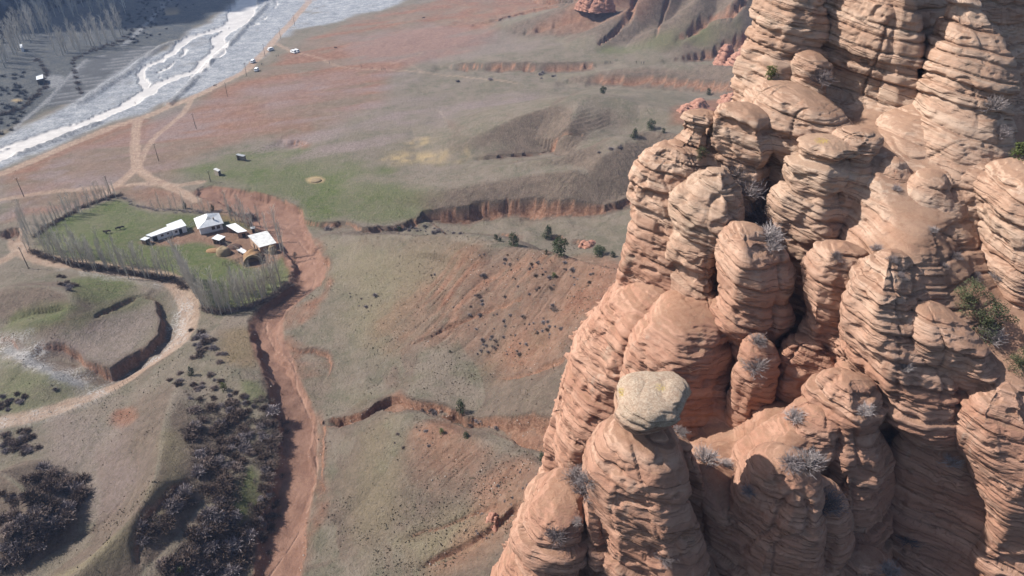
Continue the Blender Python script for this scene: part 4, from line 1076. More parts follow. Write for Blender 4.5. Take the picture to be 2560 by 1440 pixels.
def shrub_mesh(name, seed, stems=34, subs=4, spread=1.0, height=0.85, w=0.016):
    g = np.random.default_rng(seed); segs = []
    for i in range(stems):
        a = g.uniform(0, 2 * math.pi); el = g.uniform(0.12, 1.45)
        d = np.array([math.cos(a) * math.cos(el), math.sin(a) * math.cos(el), math.sin(el)])
        L = g.uniform(0.45, 0.8)
        p0 = np.array([math.cos(a), math.sin(a), 0]) * g.uniform(0, 0.18)
        m = p0 + d * L * np.array([spread, spread, height])
        segs.append((p0, m, w * 1.5, w))
        for k in range(subs):
            f = g.uniform(0.25, 1.0)
            q = p0 + (m - p0) * f
            dd = d + g.normal(size=3) * 0.55; dd[2] = abs(dd[2]) * 0.8; dd /= np.linalg.norm(dd)
            e = q + dd * g.uniform(0.25, 0.5) * np.array([spread, spread, height])
            segs.append((q, e, w, w * 0.45))
            if k % 2 == 0:
                q2 = q + (e - q) * g.uniform(0.3, 0.8); d2 = dd + g.normal(size=3) * 0.6; d2[2] = abs(d2[2]); d2 /= np.linalg.norm(d2)
                segs.append((q2, q2 + d2 * g.uniform(0.15, 0.3), w * 0.7, w * 0.3))
    V, F = ribbons(segs, g, w)
    V[:, 2] = np.maximum(V[:, 2], -0.05)
    return make_mesh(name, V, F, False)

def poplar_meshes(seed, h=1.0):
    """trunk and crown of a bare poplar, one unit tall"""
    g = np.random.default_rng(seed)
    zs = np.array([-0.02, 0.15, 0.4, 0.7, 1.0]) * h; rs = np.array([0.019, 0.016, 0.012, 0.007, 0.002])
    bx = np.cumsum(np.r_[0, g.normal(0, 0.006, 4)]); by = np.cumsum(np.r_[0, g.normal(0, 0.006, 4)])
    th = np.linspace(0, 2 * math.pi, 6, endpoint=False)
    V = np.stack([bx[:, None] + rs[:, None] * np.cos(th), by[:, None] + rs[:, None] * np.sin(th), np.repeat(zs[:, None], 6, 1)], -1).reshape(-1, 3)
    tr = make_mesh('trunk', V, grid_faces(5, 6, True))
    segs = []
    for i in range(52):
        z = g.uniform(0.12, 0.95); a = g.uniform(0, 2 * math.pi)
        x0, y0 = np.interp(z, zs, bx), np.interp(z, zs, by)
        L = (0.08 + 0.22 * (1 - z) ** 0.5) * g.uniform(0.6, 1.2); el = g.uniform(0.95, 1.35)
        d = np.array([math.cos(a) * math.cos(el), math.sin(a) * math.cos(el), math.sin(el)])
        p = np.array([x0, y0, z]); q = p + d * L
        segs.append((p, q, 0.0030, 0.0016))
        for k in range(4):
            f = g.uniform(0.2, 0.95); s = p + d * L * f
            dd = d + g.normal(size=3) * 0.33; dd /= np.linalg.norm(dd)
            segs.append((s, s + dd * L * g.uniform(0.3, 0.6), 0.0019, 0.0009))
    V, F = ribbons(segs, g, 0)
    cr = make_mesh('crown', V, F, False)
    tr.materials.append(M_BARK); cr.materials.append(M_POPLAR)
    return tr, cr

def juniper_meshes(seed, n=900, cone=0.5, leaf=0.085, mat=None):
    """trunk with limbs, and a crown of small leaf clumps about one unit tall"""
    g = np.random.default_rng(seed)
    segs = []; th = np.linspace(0, 2 * math.pi, 6, endpoint=False)
    zs = np.array([-0.08, 0.1, 0.35, 0.7]); rs = np.array([0.06, 0.05, 0.035, 0.012])
    V = np.stack([rs[:, None] * np.cos(th), rs[:, None] * np.sin(th), np.repeat(zs[:, None], 6, 1)], -1).reshape(-1, 3)
    F = grid_faces(4, 6, True)
    for i in range(9):
        a = g.uniform(0, 6.28); z = g.uniform(0.1, 0.5); e = np.array([math.cos(a) * 0.3, math.sin(a) * 0.3, z + 0.2])
        segs.append((np.array([0, 0, z]), e, 0.016, 0.006))
    V2, F2 = ribbons(segs, g, 0)
    tr = make_mesh('trunk', np.vstack([V, V2]), np.vstack([F, F2 + len(V)]), False); tr.materials.append(M_BARK_D)
    # clumps: lobes of leaves with gaps between
    lobes = []
    for i in range(26):
        z = g.uniform(0.08, 0.92); rmax = (0.40 * (1 - z) ** cone + 0.05) * (0.75 + 0.25 * min(z / 0.2, 1)); a = g.uniform(0, 6.28); r = rmax * g.uniform(0.25, 0.95)
        lobes.append((np.array([math.cos(a) * r, math.sin(a) * r, z]), g.uniform(0.10, 0.19)))
    C = []; N = []
    for k in range(n):
        c, rad = lobes[g.integers(len(lobes))]
        v = g.normal(size=3); v /= np.linalg.norm(v)
        C.append(c + v * rad * g.uniform(0.55, 1.05)); N.append(v + np.array([0, 0, 0.5]))
    C = np.array(C); C[:, 2] = np.maximum(C[:, 2], 0.02); N = np.array(N) + g.normal(size=(n, 3)) * 0.7
    N /= np.linalg.norm(N, axis=1, keepdims=True)
    t1 = np.cross(N, g.normal(size=(n, 3))); t1 /= np.linalg.norm(t1, axis=1, keepdims=True); t2 = np.cross(N, t1)
    s = leaf * g.uniform(0.5, 1.1, (n, 1)) * 0.5
    V = np.stack([C - t1 * s, C + t2 * s * 0.6 + N * s * 0.3, C + t1 * s, C - t2 * s * 0.6 + N * s * 0.3], 1).reshape(-1, 3)
    cr = make_mesh('crown', V, np.arange(4 * n).reshape(-1, 4), False); cr.materials.append(mat or M_JUNI)
    return tr, cr

SHRUBS = [shrub_mesh('shrub', 100 + i, 56, 5, 1.0, g_, 0.030) for i, g_ in enumerate((0.95, 0.8, 1.1, 0.9))]
TUFTS = [shrub_mesh('tuft', 200 + i, 80, 6, 1.0, 0.95, 0.011) for i in range(3)]
for m_ in SHRUBS: m_.materials.append(M_TWIG)
SHRUBS_MID = [m_.copy() for m_ in SHRUBS]
for m_ in SHRUBS_MID: m_.materials.clear(); m_.materials.append(M_TWIG_MID)
for m_ in TUFTS: m_.materials.append(M_TWIG_PALE)
TUFTS_D = [m_.copy() for m_ in TUFTS]
for m_ in TUFTS_D: m_.materials.clear(); m_.materials.append(M_TWIG_MID)
POPLARS = [poplar_meshes(300 + i) for i in range(5)]
JUNIPERS = [juniper_meshes(400 + i, 900, c_) for i, c_ in enumerate((0.5, 0.8, 0.4))]
JUNI_Y = juniper_meshes(410, 700, 0.45, 0.10, M_JUNI_Y)
JUNI_BIG = juniper_meshes(420, 2200, 0.35, 0.05, plant_mat('dull_needles', (0.040, 0.046, 0.024), (0.095, 0.098, 0.050), 0.3))

prng = np.random.default_rng(11)

def put(mesh, name, x, y, z, sx, sz=None, rot=None, label=None, cat=None, group=None, tilt=0.0):
    o = new_obj(name, mesh, label, cat, group, loc=(x, y, z))
    o.scale = (sx, sx, sz if sz else sx)
    o.rotation_euler = (prng.normal(0, tilt), prng.normal(0, tilt), prng.uniform(0, 6.28) if rot is None else rot)
    return o

def tree(name, meshes, x, y, z, h, w, label, cat, group=None, tilt=(0, 0)):
    e = new_obj(name, None, label, cat, group, loc=(x, y, z))
    e.rotation_euler = (tilt[0], tilt[1], prng.uniform(0, 6.28) if tilt == (0, 0) else 0)
    for nm, me in zip(('trunk', 'crown'), meshes):
        c = new_obj(nm, me, parent=e); c.scale = (w, w, h)
    return e

def scatter_px(poly, n, seed=0):
    g = np.random.default_rng(seed); p = np.array(poly, float); out = []
    while len(out) < n:
        q = g.uniform(p.min(0), p.max(0), (n * 4, 2))
        k = inside(q[:, 0], q[:, 1], p)
        out += list(q[k])
    return np.array(out[:n])

def along_px(pts, n, jit=3, seed=0):
    g = np.random.default_rng(seed); p = np.array(pts, float)
    s = np.concatenate([[0], np.cumsum(np.hypot(*np.diff(p, axis=0).T))])
    t = np.linspace(0, s[-1], n)
    return np.stack([np.interp(t, s, p[:, 0]), np.interp(t, s, p[:, 1])], 1) + g.normal(0, jit, (n, 2))

def ground_at(q):
    q = np.asarray(q, float)
    x, y = P2W(q[:, 0], q[:, 1], H)
    return x, y, H(x, y)

def thickets():
    # bushes that can be told apart, each its own thing
    areas = [
     ([(480,1000),(560,1010),(640,1040),(700,1080),(690,1160),(650,1170),(640,1140),(560,1190),(500,1200),(470,1150),(465,1060)], 62, (1.3, 2.3), 'dark leafless bush in the dense thicket on the bank above the red wash', 'bushes of the upper bank thicket'),
     ([(500,1200),(560,1200),(600,1190),(585,1290),(620,1330),(640,1400),(600,1440),(430,1440),(400,1420),(470,1340),(520,1280)], 70, (1.3, 2.4), 'dark leafless bush in the dense thicket at the bottom edge beside the wash', 'bushes of the lower bank thicket'),
     ([(480,1195),(420,1240),(370,1290),(345,1345),(360,1370),(420,1310),(480,1250)], 22, (1.2, 2.0), 'dark leafless bush in the narrow hollow between two grassy spurs', 'bushes in the narrow hollow'),
     ([(420,930),(560,950),(640,1000),(660,1040),(560,1020),(470,1000),(410,960)], 30, (0.8, 1.5), 'small grey bush scattered on the knoll above the thicket', 'bushes on the knoll'),
     ([(0,1080),(70,1070),(110,1110),(60,1140),(0,1140)], 20, (1.2, 1.8), 'dark bush in the patch just below the gravel road', 'bushes below the gravel road'),
     ([(40,1180),(120,1170),(200,1200),(215,1240),(180,1290),(150,1330),(60,1390),(0,1440),(0,1290),(60,1290),(90,1250)], 64, (1.6, 2.7), 'dark leafless bush in the thicket filling the hollow at the lower corner', 'bushes in the corner hollow'),
     ([(0,1230),(60,1220),(60,1260),(0,1270)], 8, (1.0, 1.6), 'dark bush on the small pale hump in the lower corner', 'bushes on the corner hump'),
     ([(640,1000),(700,1010),(705,1110),(690,1150),(690,1300),(650,1400),(640,1290),(660,1150)], 30, (0.9, 1.7), 'leafless bush along the lip of the wash bank', 'bushes on the wash lip'),
     ([(485,800),(520,820),(540,870),(570,905),(500,900),(478,850)], 20, (1.0, 2.0), 'leafless bush between the road bend and the ochre flat', 'bushes at the road bend'),
     ([(0,985),(60,970),(80,990),(40,1015),(0,1020)], 12, (0.9, 1.3), 'low bush on the stony flat beside the gravel road', 'bushes on the stony flat'),
     ([(150,690),(185,700),(195,740),(170,740)], 9, (0.9, 1.5), 'dark bush in the fold of the grassy spur beside the road', 'bushes in the spur fold'),
    ]
    for k, (poly, n, (lo, hi), lab, grp) in enumerate(areas):
        q = scatter_px(poly, n, 500 + k); x, y, z = ground_at(q + np.random.default_rng(k).normal(0, 7, q.shape))
        for i in range(n):
            s = prng.uniform(lo, hi)
            put((SHRUBS if prng.random() < 0.72 else SHRUBS_MID)[prng.integers(4)], 'shrub', x[i], y[i], z[i] - 0.1, s, s * prng.uniform(0.8, 1.1), None, lab, 'bush', grp)
    # one mass of low brush under and between them
    qs = [scatter_px(a[0], int(a[1] * 3.0), 600 + k) for k, a in enumerate(areas[:3] + areas[5:6] + areas[7:8])]
    qs = np.vstack(qs); x, y, z = ground_at(qs + np.random.default_rng(5).normal(0, 11, qs.shape))
    Vs, Fs, o = [], [], 0
    src = []
    for m_ in SHRUBS[:2]:
        v = np.empty(len(m_.vertices) * 3, F32); m_.vertices.foreach_get('co', v)
        src.append(v.reshape(-1, 4, 3)[::4].reshape(-1, 3))
    for i in range(len(x)):
        v = src[i % 2]; s = prng.uniform(0.9, 1.7); a = prng.uniform(0, 6.28); ca, sa = math.cos(a), math.sin(a)
        Vs.append(np.stack([(v[:, 0] * ca - v[:, 1] * sa) * s + x[i], (v[:, 0] * sa + v[:, 1] * ca) * s + y[i], v[:, 2] * s * 0.6 + z[i] - 0.1], 1))
        Fs.append(np.arange(len(v)).reshape(-1, 4) + o); o += len(v)
    me = make_mesh('undergrowth', np.vstack(Vs), np.vstack(Fs), False); me.materials.append(plant_mat('brown_brush', (0.050, 0.036, 0.030), (0.130, 0.100, 0.085), 0.0))
    new_obj('undergrowth', me, 'low dark brush between the bushes of the thickets', 'undergrowth', kind='stuff')

    # bushes on the open slopes
    slopes = [
     ([(1180,625),(1300,640),(1480,660),(1500,700),(1440,760),(1300,720),(1200,690)], 46, (0.45, 0.85), 'small dark bush high on the red bushy hillside', 'bushes high on the red hillside'),
     ([(1160,730),(1330,730),(1400,760),(1380,820),(1250,850),(1160,810)], 36, (0.4, 0.8), 'small dark bush halfway down the red bushy hillside', 'bushes halfway down the red hillside'),
     ([(1200,850),(1280,830),(1420,790),(1400,850),(1280,900),(1190,890)], 34, (0.45, 0.85), 'small dark bush low on the red slope next to the cliff', 'bushes low on the red slope'),
     ([(1060,650),(1100,660),(1090,700),(1060,700)], 4, (0.4, 0.6), 'small dark bush alone left of the bushy hillside', 'bushes left of the red hillside'),
     ([(860,730),(950,730),(960,770),(880,770)], 6, (0.45, 0.8), 'small bush on the pale slope above the wash', 'bushes on the pale slope'),
     ([(970,1070),(1120,1080),(1140,1120),(1050,1150),(980,1120)], 13, (0.3, 0.55), 'small grey bush on the red dome above the side gully', 'bushes on the red dome'),
     ([(1260,1180),(1340,1180),(1330,1290),(1200,1370),(1180,1330)], 14, (0.3, 0.5), 'small bush on the red soil under the front pillars', 'bushes under the front pillars'),
     ([(1000,1020),(1060,1020),(1150,1050),(1290,1085),(1270,1070),(1100,1040)], 16, (0.5, 0.9), 'pale dry bush growing in the side gully', 'bushes in the side gully'),
     ([(920,570),(1060,565),(1180,590),(1340,605),(1300,600),(1100,585)], 26, (0.6, 1.1), 'grey bush in the gully behind the bare hill crest', 'bushes behind the hill crest'),
     ([(1350,178),(1400,190),(1380,200),(1345,195)], 5, (1.2, 2.0), 'grey leafless bush at the end of the far red scarp', 'bushes at the far scarp'),
     ([(1540,370),(1560,355),(1570,375),(1480,385)], 5, (0.6, 1.0), 'dark bush on the ribbed hillside below the two junipers', 'bushes on the ribbed hillside'),
    ]
    for k, (poly, n, (lo, hi), lab, grp) in enumerate(slopes):
        x, y, z = ground_at(scatter_px(poly, n, 700 + k))
        for i in range(n):
            s = lo * 0.7 + (hi * 1.25 - lo * 0.7) * prng.random() ** 2
            put((SHRUBS if (k < 6 and prng.random() < 0.4) else SHRUBS_MID)[prng.integers(4)], 'hillside_shrub', x[i], y[i], z[i] - 0.05, s * 1.1, s, None, lab, 'bush', grp)
    singles = [(1145,205,1.6,'grey leafless bush beside the footpath, the smaller of two'), (1226,200,2.0,'reddish leafless bush beside the footpath, the larger of two'), (938,740,1.0,'grey bush alone on the bare slope above the wash'),
               (1095,580,1.4,'dark bush on the grassy shelf in the middle gully'), (820,575,1.8,'grey bush where the wash meets the scarp'), (683,1030,2.4,'purple-grey bush spilling over the wash bank'), (140,975,0.9,'single dark bush on the stony flat by the road')]
    x, y, z = ground_at([s[:2] for s in singles])
    for i, s in enumerate(singles): put(SHRUBS_MID[i % 4], 'shrub', x[i], y[i], z[i], s[2], s[2], None, s[3], 'bush')

    # hedges round the farm: one thing for each run
    hedges = [
     ([(300,488),(250,503),(200,522),(160,545),(120,565),(92,590)], 60, 1.7, 'dark leafless hedge along the far side of the farm meadow'),
     ([(80,630),(140,652),(220,668),(300,680),(360,690),(430,700),(465,720)], 70, 2.0, 'dark leafless hedge between the gravel road and the farm meadow'),
     ([(510,775),(560,783),(620,770),(680,745),(725,712)], 60, 2.0, 'dark leafless hedge below the poplar grove at the wash'),
     ([(300,490),(330,512),(370,522),(450,528),(560,532),(640,540)], 50, 1.0, 'thin grey hedge behind the farmhouse'),
     ([(725,700),(735,660),(738,630)], 14, 1.2, 'short dark hedge on the wash bank near the haystacks'),
     ([(0,290),(60,270),(110,220),(120,180),(90,150)], 36, 2.6, 'blue-grey hedge around the small white-roofed hut'),
     ([(200,235),(180,150),(230,130),(300,105),(330,80)], 34, 2.4, 'grey hedge along the lane beside the ploughed field'),
    ]
    for k, (line, n, s0, lab) in enumerate(hedges):
        x, y, z = ground_at(along_px(line, n, 2.0, 800 + k))
        Vs, Fs, o = [], [], 0
        for i in range(n):
            v = src[i % 2]; s = s0 * prng.uniform(0.6, 1.15); a = prng.uniform(0, 6.28); ca, sa = math.cos(a), math.sin(a)
            Vs.append(np.stack([(v[:, 0] * ca - v[:, 1] * sa) * s + x[i], (v[:, 0] * sa + v[:, 1] * ca) * s + y[i], v[:, 2] * s + z[i] - 0.1], 1))
            Fs.append(np.arange(len(v)).reshape(-1, 4) + o); o += len(v)
        me = make_mesh('hedge', np.vstack(Vs), np.vstack(Fs), False); me.materials.append(M_TWIG if k not in (3,) else M_TWIG_MID)
        new_obj('hedge', me, lab, 'hedge')
thickets()

def trees():
    rows = [  # line, count, height range, jitter, label, group, lean
     ([(115,640),(160,655),(230,668),(300,680),(370,690),(430,698)], 50, (7.5, 11.5), 6, 'bare poplar in the row along the gravel road in front of the farm meadow', 'poplars along the gravel road', 0.02),
     ([(110,615),(180,640),(260,655),(340,672)], 28, (6.5, 10.0), 9, 'bare poplar in the second row just inside the farm meadow', 'poplars in the second row', 0.02),
     ([(470,700),(485,730),(500,752),(515,775)], 18, (12.0, 16.0), 4, 'tall bare poplar in the dense leaning clump at the road bend', 'poplars at the road bend', -0.10),
     ([(520,778),(560,780),(610,768),(650,752),(700,722)], 40, (8.5, 14.0), 5, 'bare poplar in the grove between the meadow and the wash', 'poplars of the wash grove', -0.02),
     ([(540,760),(600,745),(660,725),(700,700)], 26, (7.0, 11.0), 8, 'bare slender poplar at the back of the wash grove', 'poplars at the back of the wash grove', -0.02),
     ([(95,590),(130,562),(180,538),(240,512),(290,492)], 40, (5.5, 8.5), 4, 'bare poplar in the row along the far edge of the farm meadow', 'poplars along the far meadow edge', 0.02),
     ([(380,525),(450,530),(530,532)], 10, (4.5, 8.0), 4, 'thin bare poplar behind the farmhouse hedge', 'poplars behind the farmhouse', 0.0),
     ([(575,545),(600,560),(625,575),(650,580)], 12, (8.0, 11.0), 6, 'bare poplar between the farmhouse sheds', 'poplars between the sheds', 0.0),
     ([(60,560),(75,600),(70,630)], 10, (8.0, 10.5), 5, 'bare poplar beside the road fork at the corner of the meadow', 'poplars at the road fork', 0.04),
    ]
    for k, (line, n, (lo, hi), jit, lab, grp, lean) in enumerate(rows):
        x, y, z = ground_at(along_px(line, n, jit, 900 + k))
        for i in range(n):
            h = prng.uniform(lo * 0.85, hi * 1.15)
            tree('poplar', POPLARS[prng.integers(5)], x[i], y[i], z[i] - 0.1, h, h * prng.uniform(0.55, 1.0), lab, 'tree', grp, (prng.normal(0, 0.02), lean + prng.normal(0, 0.02)))
    one = [(703,628,17.5,'tallest bare poplar, standing alone beside the tin-roofed barn'), (712,640,13.0,'shorter bare poplar next to the tallest one'), (672,600,11.0,'bare poplar behind the tin-roofed barn')]
    x, y, z = ground_at([o[:2] for o in one])
    for i, o in enumerate(one): tree('poplar', POPLARS[i], x[i], y[i], z[i] - 0.1, o[2], o[2] * 0.8, o[3], 'tree', None, (0.01, 0.01))
    far = [
     ([(0,170),(40,130),(60,95),(130,75)], 30, (18, 24), 6, 'pale bare poplar along the front of the dark far wood', 'poplars along the far wood'),
     ([(60,70),(130,40),(200,30),(300,20)], 34, (18, 25), 9, 'pale bare poplar in the far wood at the top corner', 'poplars in the far wood'),
     ([(150,130),(200,125),(260,110),(310,85)], 24, (15, 22), 8, 'bare poplar in the loose stand above the ploughed field', 'poplars above the ploughed field'),
     ([(250,30),(310,10)], 8, (18, 24), 6, 'pale bare poplar at the end of the far wood', 'poplars at the end of the far wood'),
    ]
    for k, (line, n, (lo, hi), jit, lab, grp) in enumerate(far):
        x, y, z = ground_at(np.maximum(along_px(line, n, jit, 950 + k), -60))
        for i in range(n):
            h = prng.uniform(lo, hi)
            tree('poplar', POPLARS[prng.integers(5)], x[i], y[i], z[i] - 0.1, h, h * prng.uniform(0.8, 1.1), lab, 'tree', grp, (prng.normal(0, 0.02), prng.normal(0, 0.02)))
    # the dark wood behind them reads as one mass
    q = np.vstack([scatter_px([(-80,-60),(330,-60),(250,0),(130,25),(60,55),(20,100),(-80,140)], 520, 970), scatter_px([(330,-60),(560,-60),(480,20),(420,40),(340,40)], 120, 971), scatter_px([(0,190),(60,180),(70,270),(30,330),(0,340)], 60, 972), scatter_px([(290,30),(420,30),(430,90),(330,110)], 60, 973)])
    x, y, z = ground_at(q)
    v0 = np.empty(len(SHRUBS[2].vertices) * 3, F32); SHRUBS[2].vertices.foreach_get('co', v0); v0 = v0.reshape(-1, 4, 3)[::6].reshape(-1, 3)
    Vs, Fs, o = [], [], 0
    for i in range(len(x)):
        s = prng.uniform(2.5, 5.0) if i < 520 else prng.uniform(1.5, 2.6); hh = s * (1.8 if i < 520 else 0.8)
        Vs.append(np.stack([v0[:, 0] * s + x[i], v0[:, 1] * s + y[i], v0[:, 2] * hh + z[i]], 1)); Fs.append(np.arange(len(v0)).reshape(-1, 4) + o); o += len(v0)
    me = make_mesh('far_wood', np.vstack(Vs), np.vstack(Fs), False); me.materials.append(M_FOREST)
    new_obj('far_wood', me, 'dark leafless wood filling the top corner beyond the river', 'wood', kind='stuff')

    J = [  # base pixel, height m, width m, variant, label
     (1150,1028,3.6,3.0,0,'round green juniper on the edge of the side gully'),
     (1105,1083,1.6,1.6,3,'small yellow-green juniper on the red dome'),
     (1165,1092,1.4,1.8,0,'low dark juniper on the crest of the red dome'),
     (1355,1150,1.9,1.9,0,'little juniper against the foot of the cliff'),
     (480,938,3.2,2.0,1,'upright dark juniper on the knoll above the thicket'),
     (562,975,2.8,2.2,3,'bright yellow-green juniper below the knoll'),
     (1370,592,5.2,4.2,1,'tall dark juniper on the small red scarp'),
     (1284,612,4.0,4.4,0,'round dark juniper at the hill crest, left of the group'),
     (1402,635,5.4,6.0,2,'widest dark juniper of the group behind the hill crest'),
     (1498,636,3.8,5.6,2,'spreading dark juniper beside the red rocks'),
     (1532,642,2.2,2.4,0,'small juniper right next to the spreading one'),
     (1366,636,1.8,1.0,1,'tiny upright juniper next to the widest one'),
     (1577,640,2.8,2.6,0,'juniper half hidden by the cliff edge'),
     (1240,598,1.8,1.8,0,'small juniper, middle of three in the gully behind the crest'),
     (1250,603,1.6,1.4,1,'small pointed juniper, last of three in the gully behind the crest'),
     (998,575,1.6,2.2,0,'small juniper, first of three in the gully behind the crest'),
     (1385,694,1.5,1.7,3,'small green juniper among the bushes of the red hillside'),
     (1125,880,0.8,0.8,1,'tiny juniper on the smooth slope below the red hillside'),
     (1508,234,3.8,4.6,2,'lone juniper on top of the shaded hill'),
     (1770,236,3.6,3.2,0,'lone juniper on the far meadow next to the cliff'),
     (1585,343,4.2,3.6,1,'lower of the junipers on the ribbed hilltop'),
     (1628,322,4.6,5.4,2,'largest juniper on the ribbed hilltop'),
     (1658,332,2.0,2.0,0,'smallest juniper on the ribbed hilltop'),
     (1752,150,2.6,1.6,1,'far dark juniper below the red outcrop'),
     (1845,8,4.0,4.5,0,'juniper in the far ravine at the top edge'),
     (463,521,3.2,1.8,1,'first of three dark conifers behind the farmhouse'),
     (532,527,3.0,1.9,1,'second of three dark conifers behind the farmhouse'),
     (577,530,2.8,1.6,1,'third of three dark conifers behind the farmhouse'),
     (453,1432,1.8,1.8,3,'small green juniper at the bottom edge in the thicket'),
    ]
    x, y, z = ground_at([j[:2] for j in J])
    for i, j in enumerate(J):
        tree('juniper', JUNI_Y if j[4] == 3 else JUNIPERS[j[4]], x[i], y[i], z[i] - 0.1, j[2], j[3] * 1.15, j[5], 'tree', tilt=(prng.normal(0, 0.04), prng.normal(0, 0.04)))
    x, y, z = ground_at([(627, 548), (655, 690)])
    put(SHRUBS[0], 'shrub', x[0], y[0], z[0] + 0.8, 2.6, 2.4, None, 'round dark bare tree crown behind the farm sheds', 'tree')
trees()

# ------------------------------------------------------------------ the farm and other small things
M_TIN = simple_mat('white_tin_roof', (0.48, 0.50, 0.52), (0.64, 0.65, 0.66), 0.8, 0.5, 0, 0.4)
M_TIN_OLD = simple_mat('old_tin_roof', (0.36, 0.36, 0.35), (0.56, 0.56, 0.55), 0.6, 0.5, 0, 0.4)
M_TIN_GREY = simple_mat('grey_slate_roof', (0.20, 0.21, 0.22), (0.33, 0.34, 0.35), 0.8, 0.7)
M_WHITE = simple_mat('whitewash', (0.50, 0.50, 0.52), (0.62, 0.61, 0.62), 0.7, 0.9)
M_MUD = simple_mat('mud_wall', (0.27, 0.17, 0.115), (0.38, 0.26, 0.18), 1.5, 0.95, 0.4)
M_STONE_BASE = simple_mat('plinth', (0.25, 0.23, 0.21), (0.36, 0.33, 0.30), 2, 0.95)
M_DARK = simple_mat('dark_opening', (0.015, 0.014, 0.013), (0.035, 0.032, 0.03), 2, 0.9)
M_GLASS = simple_mat('window_glass', (0.02, 0.025, 0.03), (0.05, 0.055, 0.06), 2, 0.12, 0, 0.5)
M_FRAME = simple_mat('brown_frame', (0.13, 0.07, 0.05), (0.20, 0.11, 0.08), 4, 0.7)
M_WOOD = simple_mat('grey_wood', (0.16, 0.13, 0.10), (0.30, 0.26, 0.21), 6, 0.9)
M_WOOD_D = simple_mat('pole_wood', (0.06, 0.045, 0.035), (0.12, 0.09, 0.07), 6, 0.9)
M_HAY = simple_mat('hay', (0.16, 0.118, 0.072), (0.26, 0.198, 0.122), 5, 0.95, 0.8)
M_HAY_OLD = simple_mat('old_hay', (0.15, 0.085, 0.045), (0.27, 0.17, 0.09), 4, 0.95, 0.8)
M_DUNG = simple_mat('dung', (0.05, 0.03, 0.025), (0.10, 0.06, 0.045), 4, 0.95, 0.6)
M_VAN = simple_mat('white_paint', (0.72, 0.73, 0.74), (0.80, 0.80, 0.80), 1, 0.35, 0, 0.5)
M_TYRE = simple_mat('rubber', (0.02, 0.02, 0.02), (0.04, 0.04, 0.04), 3, 0.9)
M_HUB = simple_mat('hub_metal', (0.35, 0.35, 0.36), (0.5, 0.5, 0.5), 3, 0.4)
M_CLOTH = plant_mat('dark_clothes', (0.02, 0.02, 0.03), (0.10, 0.07, 0.06), 0.9)
M_SKIN = simple_mat('skin', (0.42, 0.26, 0.18), (0.48, 0.30, 0.21), 4, 0.7)
M_HAIR = simple_mat('dark_hair', (0.015, 0.012, 0.01), (0.03, 0.025, 0.02), 4, 0.8)
M_COW = plant_mat('dark_hide', (0.02, 0.015, 0.012), (0.07, 0.04, 0.028), 0.8)
M_WIRE = simple_mat('wire', (0.10, 0.09, 0.09), (0.16, 0.14, 0.13), 3, 0.6)

class MB:
    """collects quads"""
    def __init__(s): s.v = []; s.f = []
    def quad(s, a, b, c, d):
        n = len(s.v); s.v += [tuple(a), tuple(b), tuple(c), tuple(d)]; s.f.append((n, n + 1, n + 2, n + 3)); return s
    def hexa(s, p):
        """eight corners: bottom ring then top ring"""
        n = len(s.v); s.v += [tuple(q) for q in p]
        for q in ((0, 3, 2, 1), (4, 5, 6, 7), (0, 1, 5, 4), (1, 2, 6, 5), (2, 3, 7, 6), (3, 0, 4, 7)): s.f.append(tuple(n + k for k in q))
        return s
    def box(s, x0, x1, y0, y1, z0, z1):
        return s.hexa([(x0, y0, z0), (x1, y0, z0), (x1, y1, z0), (x0, y1, z0), (x0, y0, z1), (x1, y0, z1), (x1, y1, z1), (x0, y1, z1)])
    def bar(s, a, b, r, n=5):
        a = np.array(a, float); b = np.array(b, float); d = b - a; d /= np.linalg.norm(d) + 1e-9
        u = np.cross(d, (0.3, 0.5, 0.81)); u /= np.linalg.norm(u); w = np.cross(d, u); k = len(s.v)
        for p in (a, b):
            for i in range(n):
                t = 2 * math.pi * i / n; s.v.append(tuple(p + (u * math.cos(t) + w * math.sin(t)) * r))
        for i in range(n): s.f.append((k + i, k + (i + 1) % n, k + n + (i + 1) % n, k + n + i))
        s.f.append(tuple(k + n + i for i in range(n)))
        return s
    def build(s, name, mat, parent=None, smooth=False, **kw):
        me = bpy.data.meshes.new(name); me.from_pydata(s.v, [], s.f); me.update()
        if smooth: me.polygons.foreach_set('use_smooth', [True] * len(me.polygons))
        me.materials.append(mat)
        return new_obj(name, me, parent=parent, **kw)

def gz(x, y): return float(H(np.array([x], F32), np.array([y], F32))[0])

